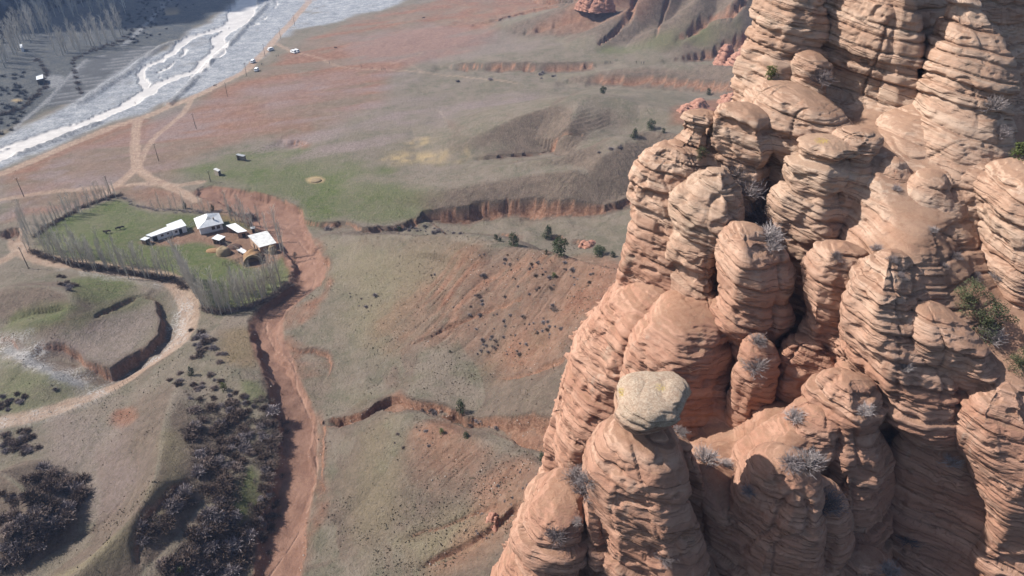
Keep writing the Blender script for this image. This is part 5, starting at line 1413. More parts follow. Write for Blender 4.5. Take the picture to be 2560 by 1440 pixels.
def shed(name, label, cat, quad_px, h, wall_mat, roof_mat, drop=0.0, over=0.35, open_front=False, doors=(), windows=(), old=False, side_open=False):
    """a building from the four roof corners in the photograph (far left, far right, near right, near left); drop: how much lower the near eave is"""
    q = np.array(quad_px, float)
    cx, cy = at_z(q[:, 0].mean(), q[:, 1].mean(), 0.0 + h); zg = gz(float(cx), float(cy))
    hz = np.array([h, h, h - drop, h - drop])
    X, Y = at_z(q[:, 0], q[:, 1], zg + hz)
    C = np.stack([X, Y], 1); c0 = C.mean(0)
    e = new_obj(name, None, label, cat, loc=(c0[0], c0[1], zg))
    R4 = C - c0
    zb = -0.5
    roof = MB()
    top = [(R4[i, 0], R4[i, 1], hz[i] + 0.06) for i in range(4)]; bot = [(p[0], p[1], p[2] - 0.14) for p in top]
    roof.hexa([bot[3], bot[2], bot[1], bot[0], top[3], top[2], top[1], top[0]])
    ro = roof.build('roof', roof_mat, e)
    seam = MB(); k = max(int(np.linalg.norm(R4[1] - R4[0]) / 0.9), 2)
    T = np.array(top)
    for i in range(k + 1):
        f = i / k; a = T[0] + (T[1] - T[0]) * f; b = T[3] + (T[2] - T[3]) * f
        seam.bar(a + (0, 0, .02), b + (0, 0, .02), 0.03, 4)
    seam.build('roof_seam', roof_mat, ro)
    shr = 1 - over / max(np.linalg.norm(R4, axis=1).mean(), 0.5)
    Wc = R4 * shr
    sides = [(3, 2), (2, 1), (1, 0), (0, 3)]      # front, right, back, left
    for n, (a, b) in enumerate(sides):
        if (n == 0 and open_front) or (n == 3 and side_open):
            for f in (0.02, 0.5, 0.98):
                p = Wc[a] + (Wc[b] - Wc[a]) * f; MB().bar((p[0], p[1], zb), (p[0], p[1], hz[a] - 0.05), 0.08).build('post', M_WOOD, e)
            continue
        pa, pb = Wc[a], Wc[b]; d = (pb - pa); L = np.linalg.norm(d); d = d / L; nrm = np.array([d[1], -d[0]])
        ia, ib = pa - nrm * 0.2, pb - nrm * 0.2
        ha, hb = hz[a] - 0.1, hz[b] - 0.1
        w = MB().hexa([(*pa, zb), (*pb, zb), (*ib, zb), (*ia, zb), (*pa, ha), (*pb, hb), (*ib, hb), (*ia, ha)]).build('wall', wall_mat, e)
        for kind, arr in (('door', doors), ('window', windows)):
            for (side, f, wd, z0, z1) in arr:
                if side != n: continue
                m = pa + d * L * f
                def slab(u0, u1, y0, y1, p, nm, mat, par):
                    a0, a1 = m + d * u0, m + d * u1
                    return MB().hexa([(*(a0 + nrm * p[1]), y0), (*(a1 + nrm * p[1]), y0), (*(a1 + nrm * p[0]), y0), (*(a0 + nrm * p[0]), y0), (*(a0 + nrm * p[1]), y1), (*(a1 + nrm * p[1]), y1), (*(a1 + nrm * p[0]), y1), (*(a0 + nrm * p[0]), y1)]).build(nm, mat, par)
                o = slab(-wd / 2, wd / 2, z0, z1, (-0.02, 0.05), kind, M_DARK if kind == 'door' else M_FRAME, e)
                if kind == 'window':
                    for s in (-1, 1):
                        slab(s * wd / 4 - wd / 4 + 0.07, s * wd / 4 + wd / 4 - 0.07, z0 + 0.08, z1 - 0.08, (0.0, 0.065), 'pane', M_GLASS, o)
    return e, c0, zg

def farmhouse():
    # front wall runs from pixel (503,588) to (559,575)
    zg0 = 0.0
    A = np.array(at_z(503, 588, zg0)); zg = gz(*A); A = np.array(at_z(503, 588, zg)); B = np.array(at_z(559, 575, zg))
    L = float(np.linalg.norm(B - A)); ang = math.atan2(B[1] - A[1], B[0] - A[0]); D = 8.2; h = 3.0; rz = 5.6; o = 0.6
    c = (A + B) / 2
    e = new_obj('farmhouse', None, 'white farmhouse with a hipped tin roof and a small front gablet', 'house', loc=(c[0], c[1], zg)); e.rotation_euler = (0, 0, ang)
    l = L / 2
    MB().box(-l - 0.05, l + 0.05, -0.05, D + 0.05, -0.6, 0.35).build('plinth', M_STONE_BASE, e)
    for (x0, x1, y0, y1) in ((-l, l, 0, 0.25), (-l, l, D - 0.25, D), (-l, -l + 0.25, 0.25, D - 0.25), (l - 0.25, l, 0.25, D - 0.25)):
        MB().box(x0, x1, y0, y1, 0.35, h).build('wall', M_WHITE, e)
    for x in (l * 0.18, l * 0.62):
        w = MB().box(x - 0.6, x + 0.6, -0.06, 0.05, 1.1, 2.4).build('window', M_FRAME, e)
        for s in (-1, 1): MB().box(x + s * 0.28 - 0.22, x + s * 0.28 + 0.22, -0.075, 0.0, 1.2, 2.3).build('pane', M_GLASS, w)
        MB().box(x - 0.75, x + 0.75, -0.14, -0.062, 1.0, 1.08).build('sill', M_WHITE, w)
    for y in (2.0, 5.5):
        w = MB().box(-l - 0.06, -l + 0.05, y - 0.6, y + 0.6, 1.1, 2.4).build('window', M_FRAME, e)
        MB().box(-l - 0.075, -l, y - 0.5, y + 0.5, 1.2, 2.3).build('pane', M_GLASS, w)
    # roof: ridge runs front to back, hipped ends, gablet over the front hip
    r = MB()
    z = h + 0.02
    a, b, cc, d = (-l - o, -o, z), (l + o, -o, z), (l + o, D + o, z), (-l - o, D + o, z)
    f, g = (0, D * 0.34, rz), (0, D * 0.62, rz)
    fl, fr = (-1.15, D * 0.20, rz - 0.95), (1.15, D * 0.20, rz - 0.95)
    r.quad(a, b, fr, fl)
    r.v += [a, fl, f, g, d]; n = len(r.v); r.f.append((n - 5, n - 4, n - 3, n - 2, n - 1))
    r.v += [b, cc, g, f, fr]; n = len(r.v); r.f.append((n - 5, n - 4, n - 3, n - 2, n - 1))
    r.v += [cc, d, g]; n = len(r.v); r.f.append((n - 3, n - 2, n - 1))
    ro = r.build('roof', M_TIN, e)
    gb = MB(); gb.v += [(-1.1, D * 0.2 + 0.02, rz - 0.92), (1.1, D * 0.2 + 0.02, rz - 0.92), (0, D * 0.34, rz - 0.02)]; gb.f.append((0, 1, 2)); gb.build('gablet', M_TIN_GREY, ro)
    MB().box(-l - o, l + o, -o, D + o, h - 0.13, h).build('eaves', M_WHITE, e)
    ch = MB().box(l * 0.35, l * 0.35 + 0.55, 1.2, 1.75, h, rz - 0.3).build('chimney', M_STONE_BASE, ro)
    seam = MB()
    for i in range(1, 12):
        y = -o + (D + 2 * o) * i / 12
        for s in (-1, 1):
            yy = min(max(y, D * 0.34), D * 0.62)
            t = 1.0 if D * 0.34 <= y <= D * 0.62 else (1 - abs(y - yy) / (D * 0.62 if y > yy else D * 0.45))
            t = max(min(t, 0.96), 0.1)
            seam.bar((s * (l + o), y, z + 0.03), (s * (l + o) * (1 - t), y + 0, z + 0.03 + (rz - z) * t), 0.025, 4)
    seam.build('roof_seam', M_TIN, ro)

def mound(name, label, cat, px, py, w, d, h, mat, seed, hollow=False):
    x, y, z = (float(v[0]) for v in ground_at([(px, py)]))
    nr, nc = 16, 28
    t = np.linspace(0, 1, nr); th = np.linspace(0, 2 * math.pi, nc, endpoint=False)
    prof = np.sqrt(np.clip(1 - t ** 2.4, 0, 1))
    Xx = w / 2 * t[:, None] * np.cos(th); Yy = d / 2 * t[:, None] * np.sin(th); Zz = np.repeat((h * prof - 0.1 * (t == 1))[:, None], nc, 1)
    nse = fbm((Xx + seed * 9).ravel(), Yy.ravel(), Zz.ravel(), max(w * 0.3, 0.5), 3, seed).reshape(Xx.shape)
    Xx = Xx * (1 + 0.16 * nse); Yy = Yy * (1 + 0.16 * nse); Zz = Zz * (1 + 0.2 * nse)
    me = make_mesh(name, np.stack([Xx, Yy, Zz], -1).reshape(-1, 3), grid_faces(nr, nc, True)[:, ::-1]); me.materials.append(mat)
    return new_obj(name, me, label, cat, loc=(x, y, z))

def hay_shelter():
    x, y, z = (float(v[0]) for v in ground_at([(634, 660)]))
    e = new_obj('hay_shelter', None, 'arched shelter thatched with hay, its dark open end facing the grove', 'shelter', loc=(x, y, z)); e.rotation_euler = (0, 0, R(18))
    n, L = 18, 6.0
    V = []
    for k, yy in enumerate(np.linspace(0, L, 10)):
        for i in range(n + 1):
            a = math.pi * i / n; rr = (3.1 + 0.18 * math.sin(5 * a + k) + 0.12 * math.cos(9 * a + 2 * k)) * (1 - 0.25 * max(0, k - 7) / 2)
            V.append((math.cos(a) * rr, yy, math.sin(a) * rr * 1.12 - 0.1))
    me = make_mesh('hay_cover', np.array(V), grid_faces(10, n + 1)[:, ::-1]); me.materials.append(M_HAY_OLD); new_obj('hay_cover', me, parent=e)
    rim = MB()
    for i in range(n):
        a, b = math.pi * i / n, math.pi * (i + 1) / n
        def P(t, r_, yy): return (math.cos(t) * r_, yy, math.sin(t) * r_ * 1.12 - 0.1)
        rim.hexa([P(a, 2.4, -0.1), P(a, 3.2, -0.1), P(b, 3.2, -0.1), P(b, 2.4, -0.1), P(a, 2.4, 0.6), P(a, 3.2, 0.6), P(b, 3.2, 0.6), P(b, 2.4, 0.6)])
    rim.build('hay_rim', M_HAY, e)
    bk = MB(); k = len(bk.v)
    bk.v += [(math.cos(math.pi * i / n) * 2.9, L - 0.5, math.sin(math.pi * i / n) * 3.1) for i in range(n + 1)]; bk.f.append(tuple(range(n + 1)))
    bk.build('back_wall', M_HAY_OLD, e)
    MB().box(-2.2, 2.2, 1.5, L - 0.6, -0.1, 1.2).build('hay_store', M_HAY_OLD, e)

def build_farm():
    farmhouse()
    shed('long_barn', 'taller white barn with a tin roof left of the farmhouse', 'barn', [(415,562),(453,548),(466,564),(429,576)], 3.0, M_WHITE, M_TIN, 0.5, 0.3, doors=((0, 0.55, 1.1, -0.1, 2.0),), windows=((0, 0.25, 0.9, 0.9, 1.8),))
    shed('low_barn', 'long low white barn joined to the taller one', 'barn', [(364,588),(420.5,565),(430,575),(378,592)], 2.5, M_WHITE, M_TIN, 0.3, 0.3, doors=((0, 0.12, 1.6, -0.1, 1.8),), windows=((0, 0.5, 0.9, 0.9, 1.7), (0, 0.8, 0.7, 1.0, 1.7)))
    shed('tin_shed', 'smallest tin-roofed shed at the end of the low barn', 'shed', [(349,599),(362,592),(375,595),(362.5,601.5)], 2.0, M_MUD, M_TIN, 0.2, 0.25, open_front=True)
    shed('cattle_shed', 'brown cattle shed with a sloping tin roof right of the farmhouse', 'shed', [(564.6,563.7),(588,558),(618,578),(594.5,582)], 2.8, M_MUD, M_TIN, 0.3, 0.3, side_open=True, doors=((0, 0.6, 1.2, 0, 1.7),))
    shed('tin_barn', 'largest mud-walled barn with a patched pale tin roof', 'barn', [(619,589),(668,577),(691,607.6),(648,619)], 3.4, M_MUD, M_TIN_OLD, 0.3, 0.4, doors=((0, 0.42, 1.6, -0.1, 1.7), (3, 0.4, 1.2, 0, 1.9), (3, 0.7, 1.2, 0, 1.9)))
    shed('lean_to', 'small square lean-to with a bright tin roof in front of the farmhouse', 'shed', [(528.6,596),(543.5,585.7),(563.7,591.8),(548,602)], 2.4, M_WOOD, M_TIN, 0.1, 0.3, open_front=True, side_open=True)
    shed('field_hut', 'grey open-sided hut on the green field, the farther of two', 'hut', [(589,387),(594,384),(614,388),(608,392)], 2.6, M_WOOD, M_TIN_GREY, 0.2, 0.2, open_front=True, side_open=True)
    shed('field_hut', 'pale-roofed hut on the green field, the nearer of two', 'hut', [(533,423),(540,420),(551,425),(545,429)], 2.6, M_WOOD, M_TIN_OLD, 0.2, 0.2, open_front=True)
    shed('river_hut', 'white-roofed hut beyond the ploughed field across the river', 'hut', [(90,191),(107,186),(108,196),(91,200)], 4.0, M_WOOD_D, M_TIN, 0.3, 0.2, doors=((0, 0.5, 2.0, 0, 2.4),))
    shed('far_house', 'tiny white house at the edge of the far wood', 'house', [(49,111),(55,110),(56,118),(50,119)], 3.5, M_WHITE, M_TIN, 0.3, 0.2)
    mound('haystack', 'small round haystack on the meadow in front of the lean-to', 'haystack', 560, 634, 5.0, 4.5, 2.6, M_HAY, 3)
    mound('haystack', 'tall rounded haystack against the patched tin barn', 'haystack', 683, 632, 3.2, 3.0, 3.0, M_HAY, 5)
    mound('dung_heap', 'dark dung heap between the lean-to and the barn', 'heap', 588, 618, 5.0, 3.6, 1.0, M_DUNG, 7)
    mound('earth_heap', 'low red-brown heap behind the small haystack', 'heap', 537, 627, 6.5, 3.5, 0.7, M_HAY_OLD, 9)
    mound('straw_heap', 'flattened straw heap left on the green field', 'heap', 790, 452, 5.0, 4.0, 0.7, M_HAY, 11)
    hay_shelter()
    # little out-house
    shed('brick_privy', 'tiny dark outhouse behind the cattle shed', 'shed', [(625,568),(637,566),(638,571),(627,573)], 2.0, M_MUD, M_TIN_GREY, 0.1, 0.15, doors=((0, 0.5, 0.7, 0, 1.7),))
    # farm cart
    x, y, z = (float(v[0]) for v in ground_at([(606, 632)]))
    e = new_obj('farm_cart', None, 'pale flatbed farm cart parked beside the dung heap', 'cart', loc=(x, y, z)); e.rotation_euler = (0, 0, R(-38))
    MB().box(-1.9, 1.9, -0.8, 0.8, 0.7, 0.85).build('flatbed', M_WHITE, e)
    for sy in (-0.8, 0.76): MB().box(-1.9, 1.9, sy, sy + 0.04, 0.85, 1.25).build('side_board', M_WHITE, e)
    MB().bar((-1.9, 0, 0.7), (-3.3, 0, 0.35), 0.06).build('drawbar', M_WOOD_D, e)
    for sx in (-1.0, 1.0):
        for sy in (-0.75, 0.75): MB().bar((sx, sy - 0.08, 0.35), (sx, sy + 0.08, 0.35), 0.36, 12).build('wheel', M_TYRE, e)
build_farm()

def fence(name, label, pts, n, ph, rails, mat=None):
    q = along_px(pts, n, 0.0); x, y, z = ground_at(q)
    e = new_obj(name, None, label, 'fence', loc=(float(x[0]), float(y[0]), float(z[0])))
    P = np.stack([x - x[0], y - y[0], z - z[0]], 1)
    for i in range(n):
        t = prng.normal(0, 0.05, 2); hh = ph * prng.uniform(0.85, 1.1)
        MB().bar(P[i] + (0, 0, -0.3), P[i] + (t[0], t[1], hh), 0.05).build('post', M_WOOD if mat is None else M_WOOD_D, e)
    for k in range(rails):
        f = (k + 1) / (rails + 0.4) * ph
        m = MB()
        for i in range(n - 1): m.bar(P[i] + (0, 0, f), P[i + 1] + (0, 0, f), 0.008 if mat is None else 0.05, 4)
        m.build('wire' if mat is None else 'rail', M_WIRE if mat is None else mat, e)
fence('wire_fence', 'wire fence with thin dark posts below the gravel road', [(172,1034),(200,1024),(230,1010),(262,998),(285,982),(305,966),(330,945)], 15, 1.3, 2)
fence('corral_fence', 'dark pole fence between the hay shelter and the meadow', [(557,664),(580,658),(605,650),(622,644)], 9, 1.3, 2, M_WOOD_D)
fence('corral_fence', 'pale rail fence between the lean-to and the dung heap', [(552,607),(570,614),(588,622),(600,628)], 7, 1.3, 3, M_WOOD)
fence('yard_fence', 'fence of pale boards between the taller barn and the farmhouse', [(466,577),(475,570),(487,563)], 6, 1.4, 3, M_WHITE)
fence('pasture_fence', 'thin wire fence along the hedge behind the farmhouse', [(345,517),(400,524),(470,527),(560,532),(600,537)], 26, 1.2, 2)
fence('field_fence', 'thin wire fence at the near end of the green field', [(488,445),(505,452),(530,458),(560,462)], 9, 1.4, 2)

def poles():
    base = [((72,672),(60,620)), ((278,487),(270,450)), ((60,492),(53,468)), ((397,403),(391,370)), ((491,323),(485,286)), ((569,242),(563,206)), ((617,191),(613,160)), ((663,141),(661,117)), ((702,98),(700,72)), ((737,64),(735,38)), ((527,455),(524,432))]
    where = ['beside the gravel road at the meadow corner', 'at the road fork above the farm', 'on the red flat at the picture edge', 'on the red flat between the two tracks', 'on the red flat right of the smaller track', 'where the smaller track leaves the road', 'beside the road below the two lowest vans', 'beside the road next to the uppermost of the near vans', 'where the footpath leaves the road', 'farthest up the road on the gravel', 'thin and short at the green field']
    x, y, z = ground_at([b[0] for b in base])
    for i in range(len(base)):
        h = 8.5 if i < 10 else 5.0
        e = new_obj('utility_pole', None, 'wooden utility pole ' + where[i], 'pole', 'utility poles along the track', loc=(float(x[i]), float(y[i]), float(z[i])))
        e.rotation_euler = (prng.normal(0, 0.015), prng.normal(0, 0.015), R(30) if i else R(-20))
        m = MB(); m.bar((0, 0, -0.4), (0, 0, h * 0.5), 0.15, 7); m.bar((0, 0, h * 0.5), (0, 0, h), 0.11, 7); m.build('post', M_WOOD_D, e)
        MB().bar((-0.9, 0, h - 0.5), (0.9, 0, h - 0.5), 0.06, 5).build('crossarm', M_WOOD_D, e)
        for s in (-0.8, 0, 0.8): MB().bar((s, 0, h - 0.45 + (0.45 if s == 0 else 0)), (s, 0, h - 0.2 + (0.45 if s == 0 else 0)), 0.05, 6).build('insulator', M_WHITE, e)
poles()

def van(px, py, ang, label):
    x, y, z = (float(v[0]) for v in ground_at([(px, py)]))
    e = new_obj('minivan', None, label, 'van', 'white minivans parked by the track', loc=(x, y, z + 0.02)); e.rotation_euler = (0, 0, ang)
    prof = [(-2.2, 0.45), (-2.2, 1.25), (-1.95, 2.0), (-1.6, 2.15), (1.35, 2.15), (1.7, 1.95), (2.1, 1.2), (2.2, 1.0), (2.2, 0.45)]
    m = MB(); n = len(prof)
    for yy, s in ((-0.95, 1.0), (-0.85, 1.0), (0.85, 1.0), (0.95, 1.0)):
        for (a, b) in prof:
            inset = 0.12 if (abs(yy) > 0.9 and b > 1.5) else 0.0
            m.v.append((a, yy - math.copysign(inset, yy), b))
    for r_ in range(3):
        for i in range(n): m.f.append((r_ * n + i, r_ * n + (i + 1) % n, (r_ + 1) * n + (i + 1) % n, (r_ + 1) * n + i))
    m.f.append(tuple(range(n))[::-1]); m.f.append(tuple(range(3 * n, 4 * n)))
    m.build('body', M_VAN, e)
    MB().hexa([(2.08, -0.78, 1.28), (2.12, 0.78, 1.28), (2.05, 0.78, 1.26), (2.05, -0.78, 1.26), (1.76, -0.72, 1.92), (1.76, 0.72, 1.92), (1.70, 0.72, 1.92), (1.70, -0.72, 1.92)]).build('windscreen', M_GLASS, e)
    MB().box(-2.16, -2.06, -0.7, 0.7, 1.3, 1.9).build('rear_window', M_GLASS, e)
    for s in (-1, 1):
        for (a, b) in ((-1.8, -0.85), (-0.75, 0.35), (0.45, 1.4)):
            MB().hexa([(a, s * 0.93, 1.28), (b, s * 0.93, 1.28), (b, s * 0.80, 1.28), (a, s * 0.80, 1.28), (a, s * 0.87, 1.88), (b, s * 0.87, 1.88), (b, s * 0.78, 1.88), (a, s * 0.78, 1.88)]).build('side_window', M_GLASS, e)
        MB().box(2.19, 2.23, s * 0.7 - 0.14, s * 0.7 + 0.14, 0.75, 0.98).build('headlight', M_TIN, e)
        for a in (-1.35, 1.35):
            w = MB().bar((a, s * 0.82, 0.36), (a, s * 1.0, 0.36), 0.37, 14).build('wheel', M_TYRE, e)
            MB().bar((a, s * 1.0, 0.36), (a, s * 1.02, 0.36), 0.18, 10).build('hub', M_HUB, w)
    MB().box(2.2, 2.3, -0.9, 0.9, 0.42, 0.6).build('bumper', M_TYRE, e)
van(677, 127, R(-125), 'white minivan parked on the river side of the track, uppermost of three')
van(633, 157, R(-95), 'white minivan with a dark windscreen on the river side of the track, lower one')
van(642, 178, R(-88), 'white minivan parked lowest, on the meadow side of the track')
van(734, 133, R(-35), 'white minivan at the end of the side track, the nearer of a pair')
van(742, 131, R(-38), 'white minivan at the end of the side track, the farther of a pair')

def skinned(name, joints, edges, mat, root=0):
    me = bpy.data.meshes.new(name); me.from_pydata([j[:3] for j in joints], edges, [])
    o = bpy.data.objects.new(name, me); COL.objects.link(o)
    md = o.modifiers.new('skin', 'SKIN'); ss = o.modifiers.new('sub', 'SUBSURF'); ss.levels = ss.render_levels = 1
    for i, j in enumerate(joints):
        sv = me.skin_vertices[0].data[i]; sv.radius = (j[3], j[3]); sv.use_root = (i == root)
    dg = bpy.context.evaluated_depsgraph_get()
    r = bpy.data.meshes.new_from_object(o.evaluated_get(dg)); r.materials.clear(); r.materials.append(mat); r.name = name
    bpy.data.objects.remove(o)
    return r

def people_and_cattle():
    stride = 0.28
    body = skinned('person', [(0, 0, 0.95, .13), (0, 0, 1.2, .15), (0, 0, 1.42, .13), (0, 0, 1.52, .06), (0, 0.02, 1.63, .10), (0, 0.02, 1.72, .09),
        (-.19, 0, 1.40, .06), (-.25, 0.08, 1.15, .048), (-.24, 0.2, .95, .04), (.19, 0, 1.40, .06), (.25, -.06, 1.15, .048), (.24, -.02, .92, .04),
        (-.10, 0, .88, .09), (-.10, stride * 0.6, .5, .065), (-.10, stride, .08, .05), (-.10, stride + .14, .04, .04), (.10, 0, .88, .09), (.10, -stride * 0.3, .5, .065), (.10, -stride, .08, .05), (.10, -stride + .14, .04, .04)],
        [(0, 1), (1, 2), (2, 3), (3, 4), (4, 5), (2, 6), (6, 7), (7, 8), (2, 9), (9, 10), (10, 11), (0, 12), (12, 13), (13, 14), (14, 15), (0, 16), (16, 17), (17, 18), (18, 19)], M_CLOTH)
    body.materials.append(M_SKIN); body.materials.append(M_HAIR)
    for p in body.polygons:
        if p.center.z > 1.55: p.material_index = 2 if (p.center.z > 1.68 or p.center.y < 0) else 1
    ppl = [(824,160,'person in dark clothes walking alone at the bend of the footpath'), (903,168,'person walking first behind the bend of the footpath'), (931,173,'person walking second on the footpath, ahead of the group'),
           (955,177,'person in the small group on the footpath, nearest the vans'), (959,175,'person in the middle of the small group on the footpath'), (963,177,'person at the far end of the small group on the footpath'),
           (691,143,'person standing in a pair below the uppermost van'), (696,142,'person standing in a pair below the uppermost van, on the meadow side'), (654,164,'person crouching over the ground beside the lowest van'),
           (658,163,'person standing between the two lowest vans and the path'), (1526,157,'lone person on the far ridge near the ravine'), (1590,159,'person on the far ridge, first of three near the red outcrop'), (1603,160,'person on the far ridge, second of three near the red outcrop'), (1609,160,'person on the far ridge, third of three near the red outcrop'), (339,261,'person standing on the gravel beside the river')]
    x, y, z = ground_at([p[:2] for p in ppl])
    for i, p in enumerate(ppl):
        o = new_obj('person', body, p[2], 'person', 'walkers in the valley', loc=(float(x[i]), float(y[i]), float(z[i]) + 0.01)); o.rotation_euler = (0, 0, prng.uniform(0, 6.28)); o.scale = (1.05, 1.05, 1.02)
    cow = skinned('cow', [(-.7, 0, 1.05, .28), (-.2, 0, 1.02, .34), (.35, 0, 1.05, .33), (.75, 0, 1.12, .24), (1.05, 0, 1.25, .15), (1.35, 0, 1.12, .12), (1.55, 0, .98, .08),
        (-.8, .18, .75, .12), (-.85, .18, .42, .06), (-.78, .18, .05, .055), (-.8, -.18, .75, .12), (-.85, -.18, .42, .06), (-.78, -.18, .05, .055),
        (.62, .18, .72, .11), (.62, .18, .4, .06), (.62, .18, .05, .055), (.62, -.18, .72, .11), (.62, -.18, .4, .06), (.62, -.18, .05, .055), (-1.0, 0, 1.0, .04), (-1.05, 0, .6, .03), (1.15, .2, 1.32, .04), (1.15, -.2, 1.32, .04)],
        [(0, 1), (1, 2), (2, 3), (3, 4), (4, 5), (5, 6), (0, 7), (7, 8), (8, 9), (0, 10), (10, 11), (11, 12), (3, 13), (13, 14), (14, 15), (3, 16), (16, 17), (17, 18), (0, 19), (19, 20), (4, 21), (4, 22)], M_COW, 1)
    cows = [(264,584,'dark cow grazing on the farm meadow, first of the grazing row'), (271,583,'dark cow grazing on the farm meadow, second of the grazing row'), (297,575,'dark cow on the farm meadow, third of the grazing row'), (305,573,'dark cow on the farm meadow, last of the grazing row'),
            (538,217,'dark cow beside the main track below the river'), (840,122,'dark cow on the red flat beyond the pair of vans'), (1059,47,'dark cow far off on the red plain'), (672,700,'dark cow lying between the poplars of the grove')]
    x, y, z = ground_at([c[:2] for c in cows])
    for i, c in enumerate(cows):
        o = new_obj('cow', cow, c[2], 'cow', 'cattle', loc=(float(x[i]), float(y[i]), float(z[i]))); o.rotation_euler = (0, 0, prng.uniform(-0.6, 0.6) + (3.14 if i % 2 else 0))
people_and_cattle()

# ------------------------------------------------------------------ rocks on the slopes
def outcrop(px, py, w, h, label, seed, name='rock_outcrop', n=5, cat='rock'):
    x, y, z = (float(v[0]) for v in ground_at([(px, py)]))
    g = np.random.default_rng(seed); Vs, Fs, o = [], [], 0
    for k in range(n):
        nr, nc = 26, 26
        t = np.linspace(0, 1, nr); th = np.linspace(0, 2 * math.pi, nc, endpoint=False)
        ww = w * g.uniform(0.22, 0.5); hh = h * g.uniform(0.45, 1.0)
        ox, oy = g.uniform(-0.5, 0.5) * (w - ww), g.uniform(-0.25, 0.25) * w
        rr = np.clip(0.25 + 0.75 * t ** 0.8, 0, 1) * (t > 0)
        ang = 1 + 0.16 * np.cos(3 * th + g.uniform(0, 6)) + 0.10 * np.cos(5 * th + g.uniform(0, 6))
        Xx = ox + ww * 0.62 * rr[:, None] * np.cos(th) * ang; Yy = oy + ww * 0.5 * rr[:, None] * np.sin(th) * ang; Zz = np.repeat((hh * (1 - t) - 0.4 + 0.0 * t)[:, None], nc, 1)
        P = np.stack([Xx + x, Yy + y, Zz + z], -1).reshape(-1, 3)
        nn = np.stack([np.broadcast_to(np.cos(th), Xx.shape), np.broadcast_to(np.sin(th), Xx.shape), 0 * Xx], -1).reshape(-1, 3) * np.clip(np.repeat(t, nc) * 3, 0, 1)[:, None]
        P = weather(P, nn, min(1.6, max(0.5, w / 7)))
        Vs.append(P - (x, y, z)); Fs.append(grid_faces(nr, nc, True)[:, ::-1] + o); o += len(P)
    V = np.vstack(Vs); me = make_mesh(name, V, np.vstack(Fs)); me.materials.append(M_RED_ROCK)
    return new_obj(name, me, label, cat, kind='thing', loc=(x, y, z))

M_RED_ROCK = simple_mat('red_rock', (0.20, 0.090, 0.062), (0.34, 0.185, 0.135), 0.9, 0.95, 0.9)
outcrop(1248, 1310, 6.0, 3.2, 'rounded red outcrop on the slope below the front pillars', 41)
outcrop(1470, 612, 7.0, 2.6, 'broken red rocks between the dark junipers', 42)
outcrop(1582, 505, 5.0, 2.8, 'red boulder at the cliff edge above the green shelf', 43, n=3)
outcrop(1835, 165, 24.0, 12.0, 'layered red outcrop on the far slope behind the cliff', 44, n=9)
outcrop(1900, 120, 26.0, 15.0, 'highest layered red outcrop behind the tall wall', 45, n=9)
outcrop(1745, 285, 22.0, 6.0, 'low layered red outcrop behind the flat-capped skyline pillar', 46, n=9)
outcrop(1820, 262, 16.0, 7.0, 'layered red outcrop behind the bulging skyline pillar', 47, n=7)
outcrop(1490, 25, 26.0, 16.0, 'tall red crag on the far hill at the top edge', 48, n=9)

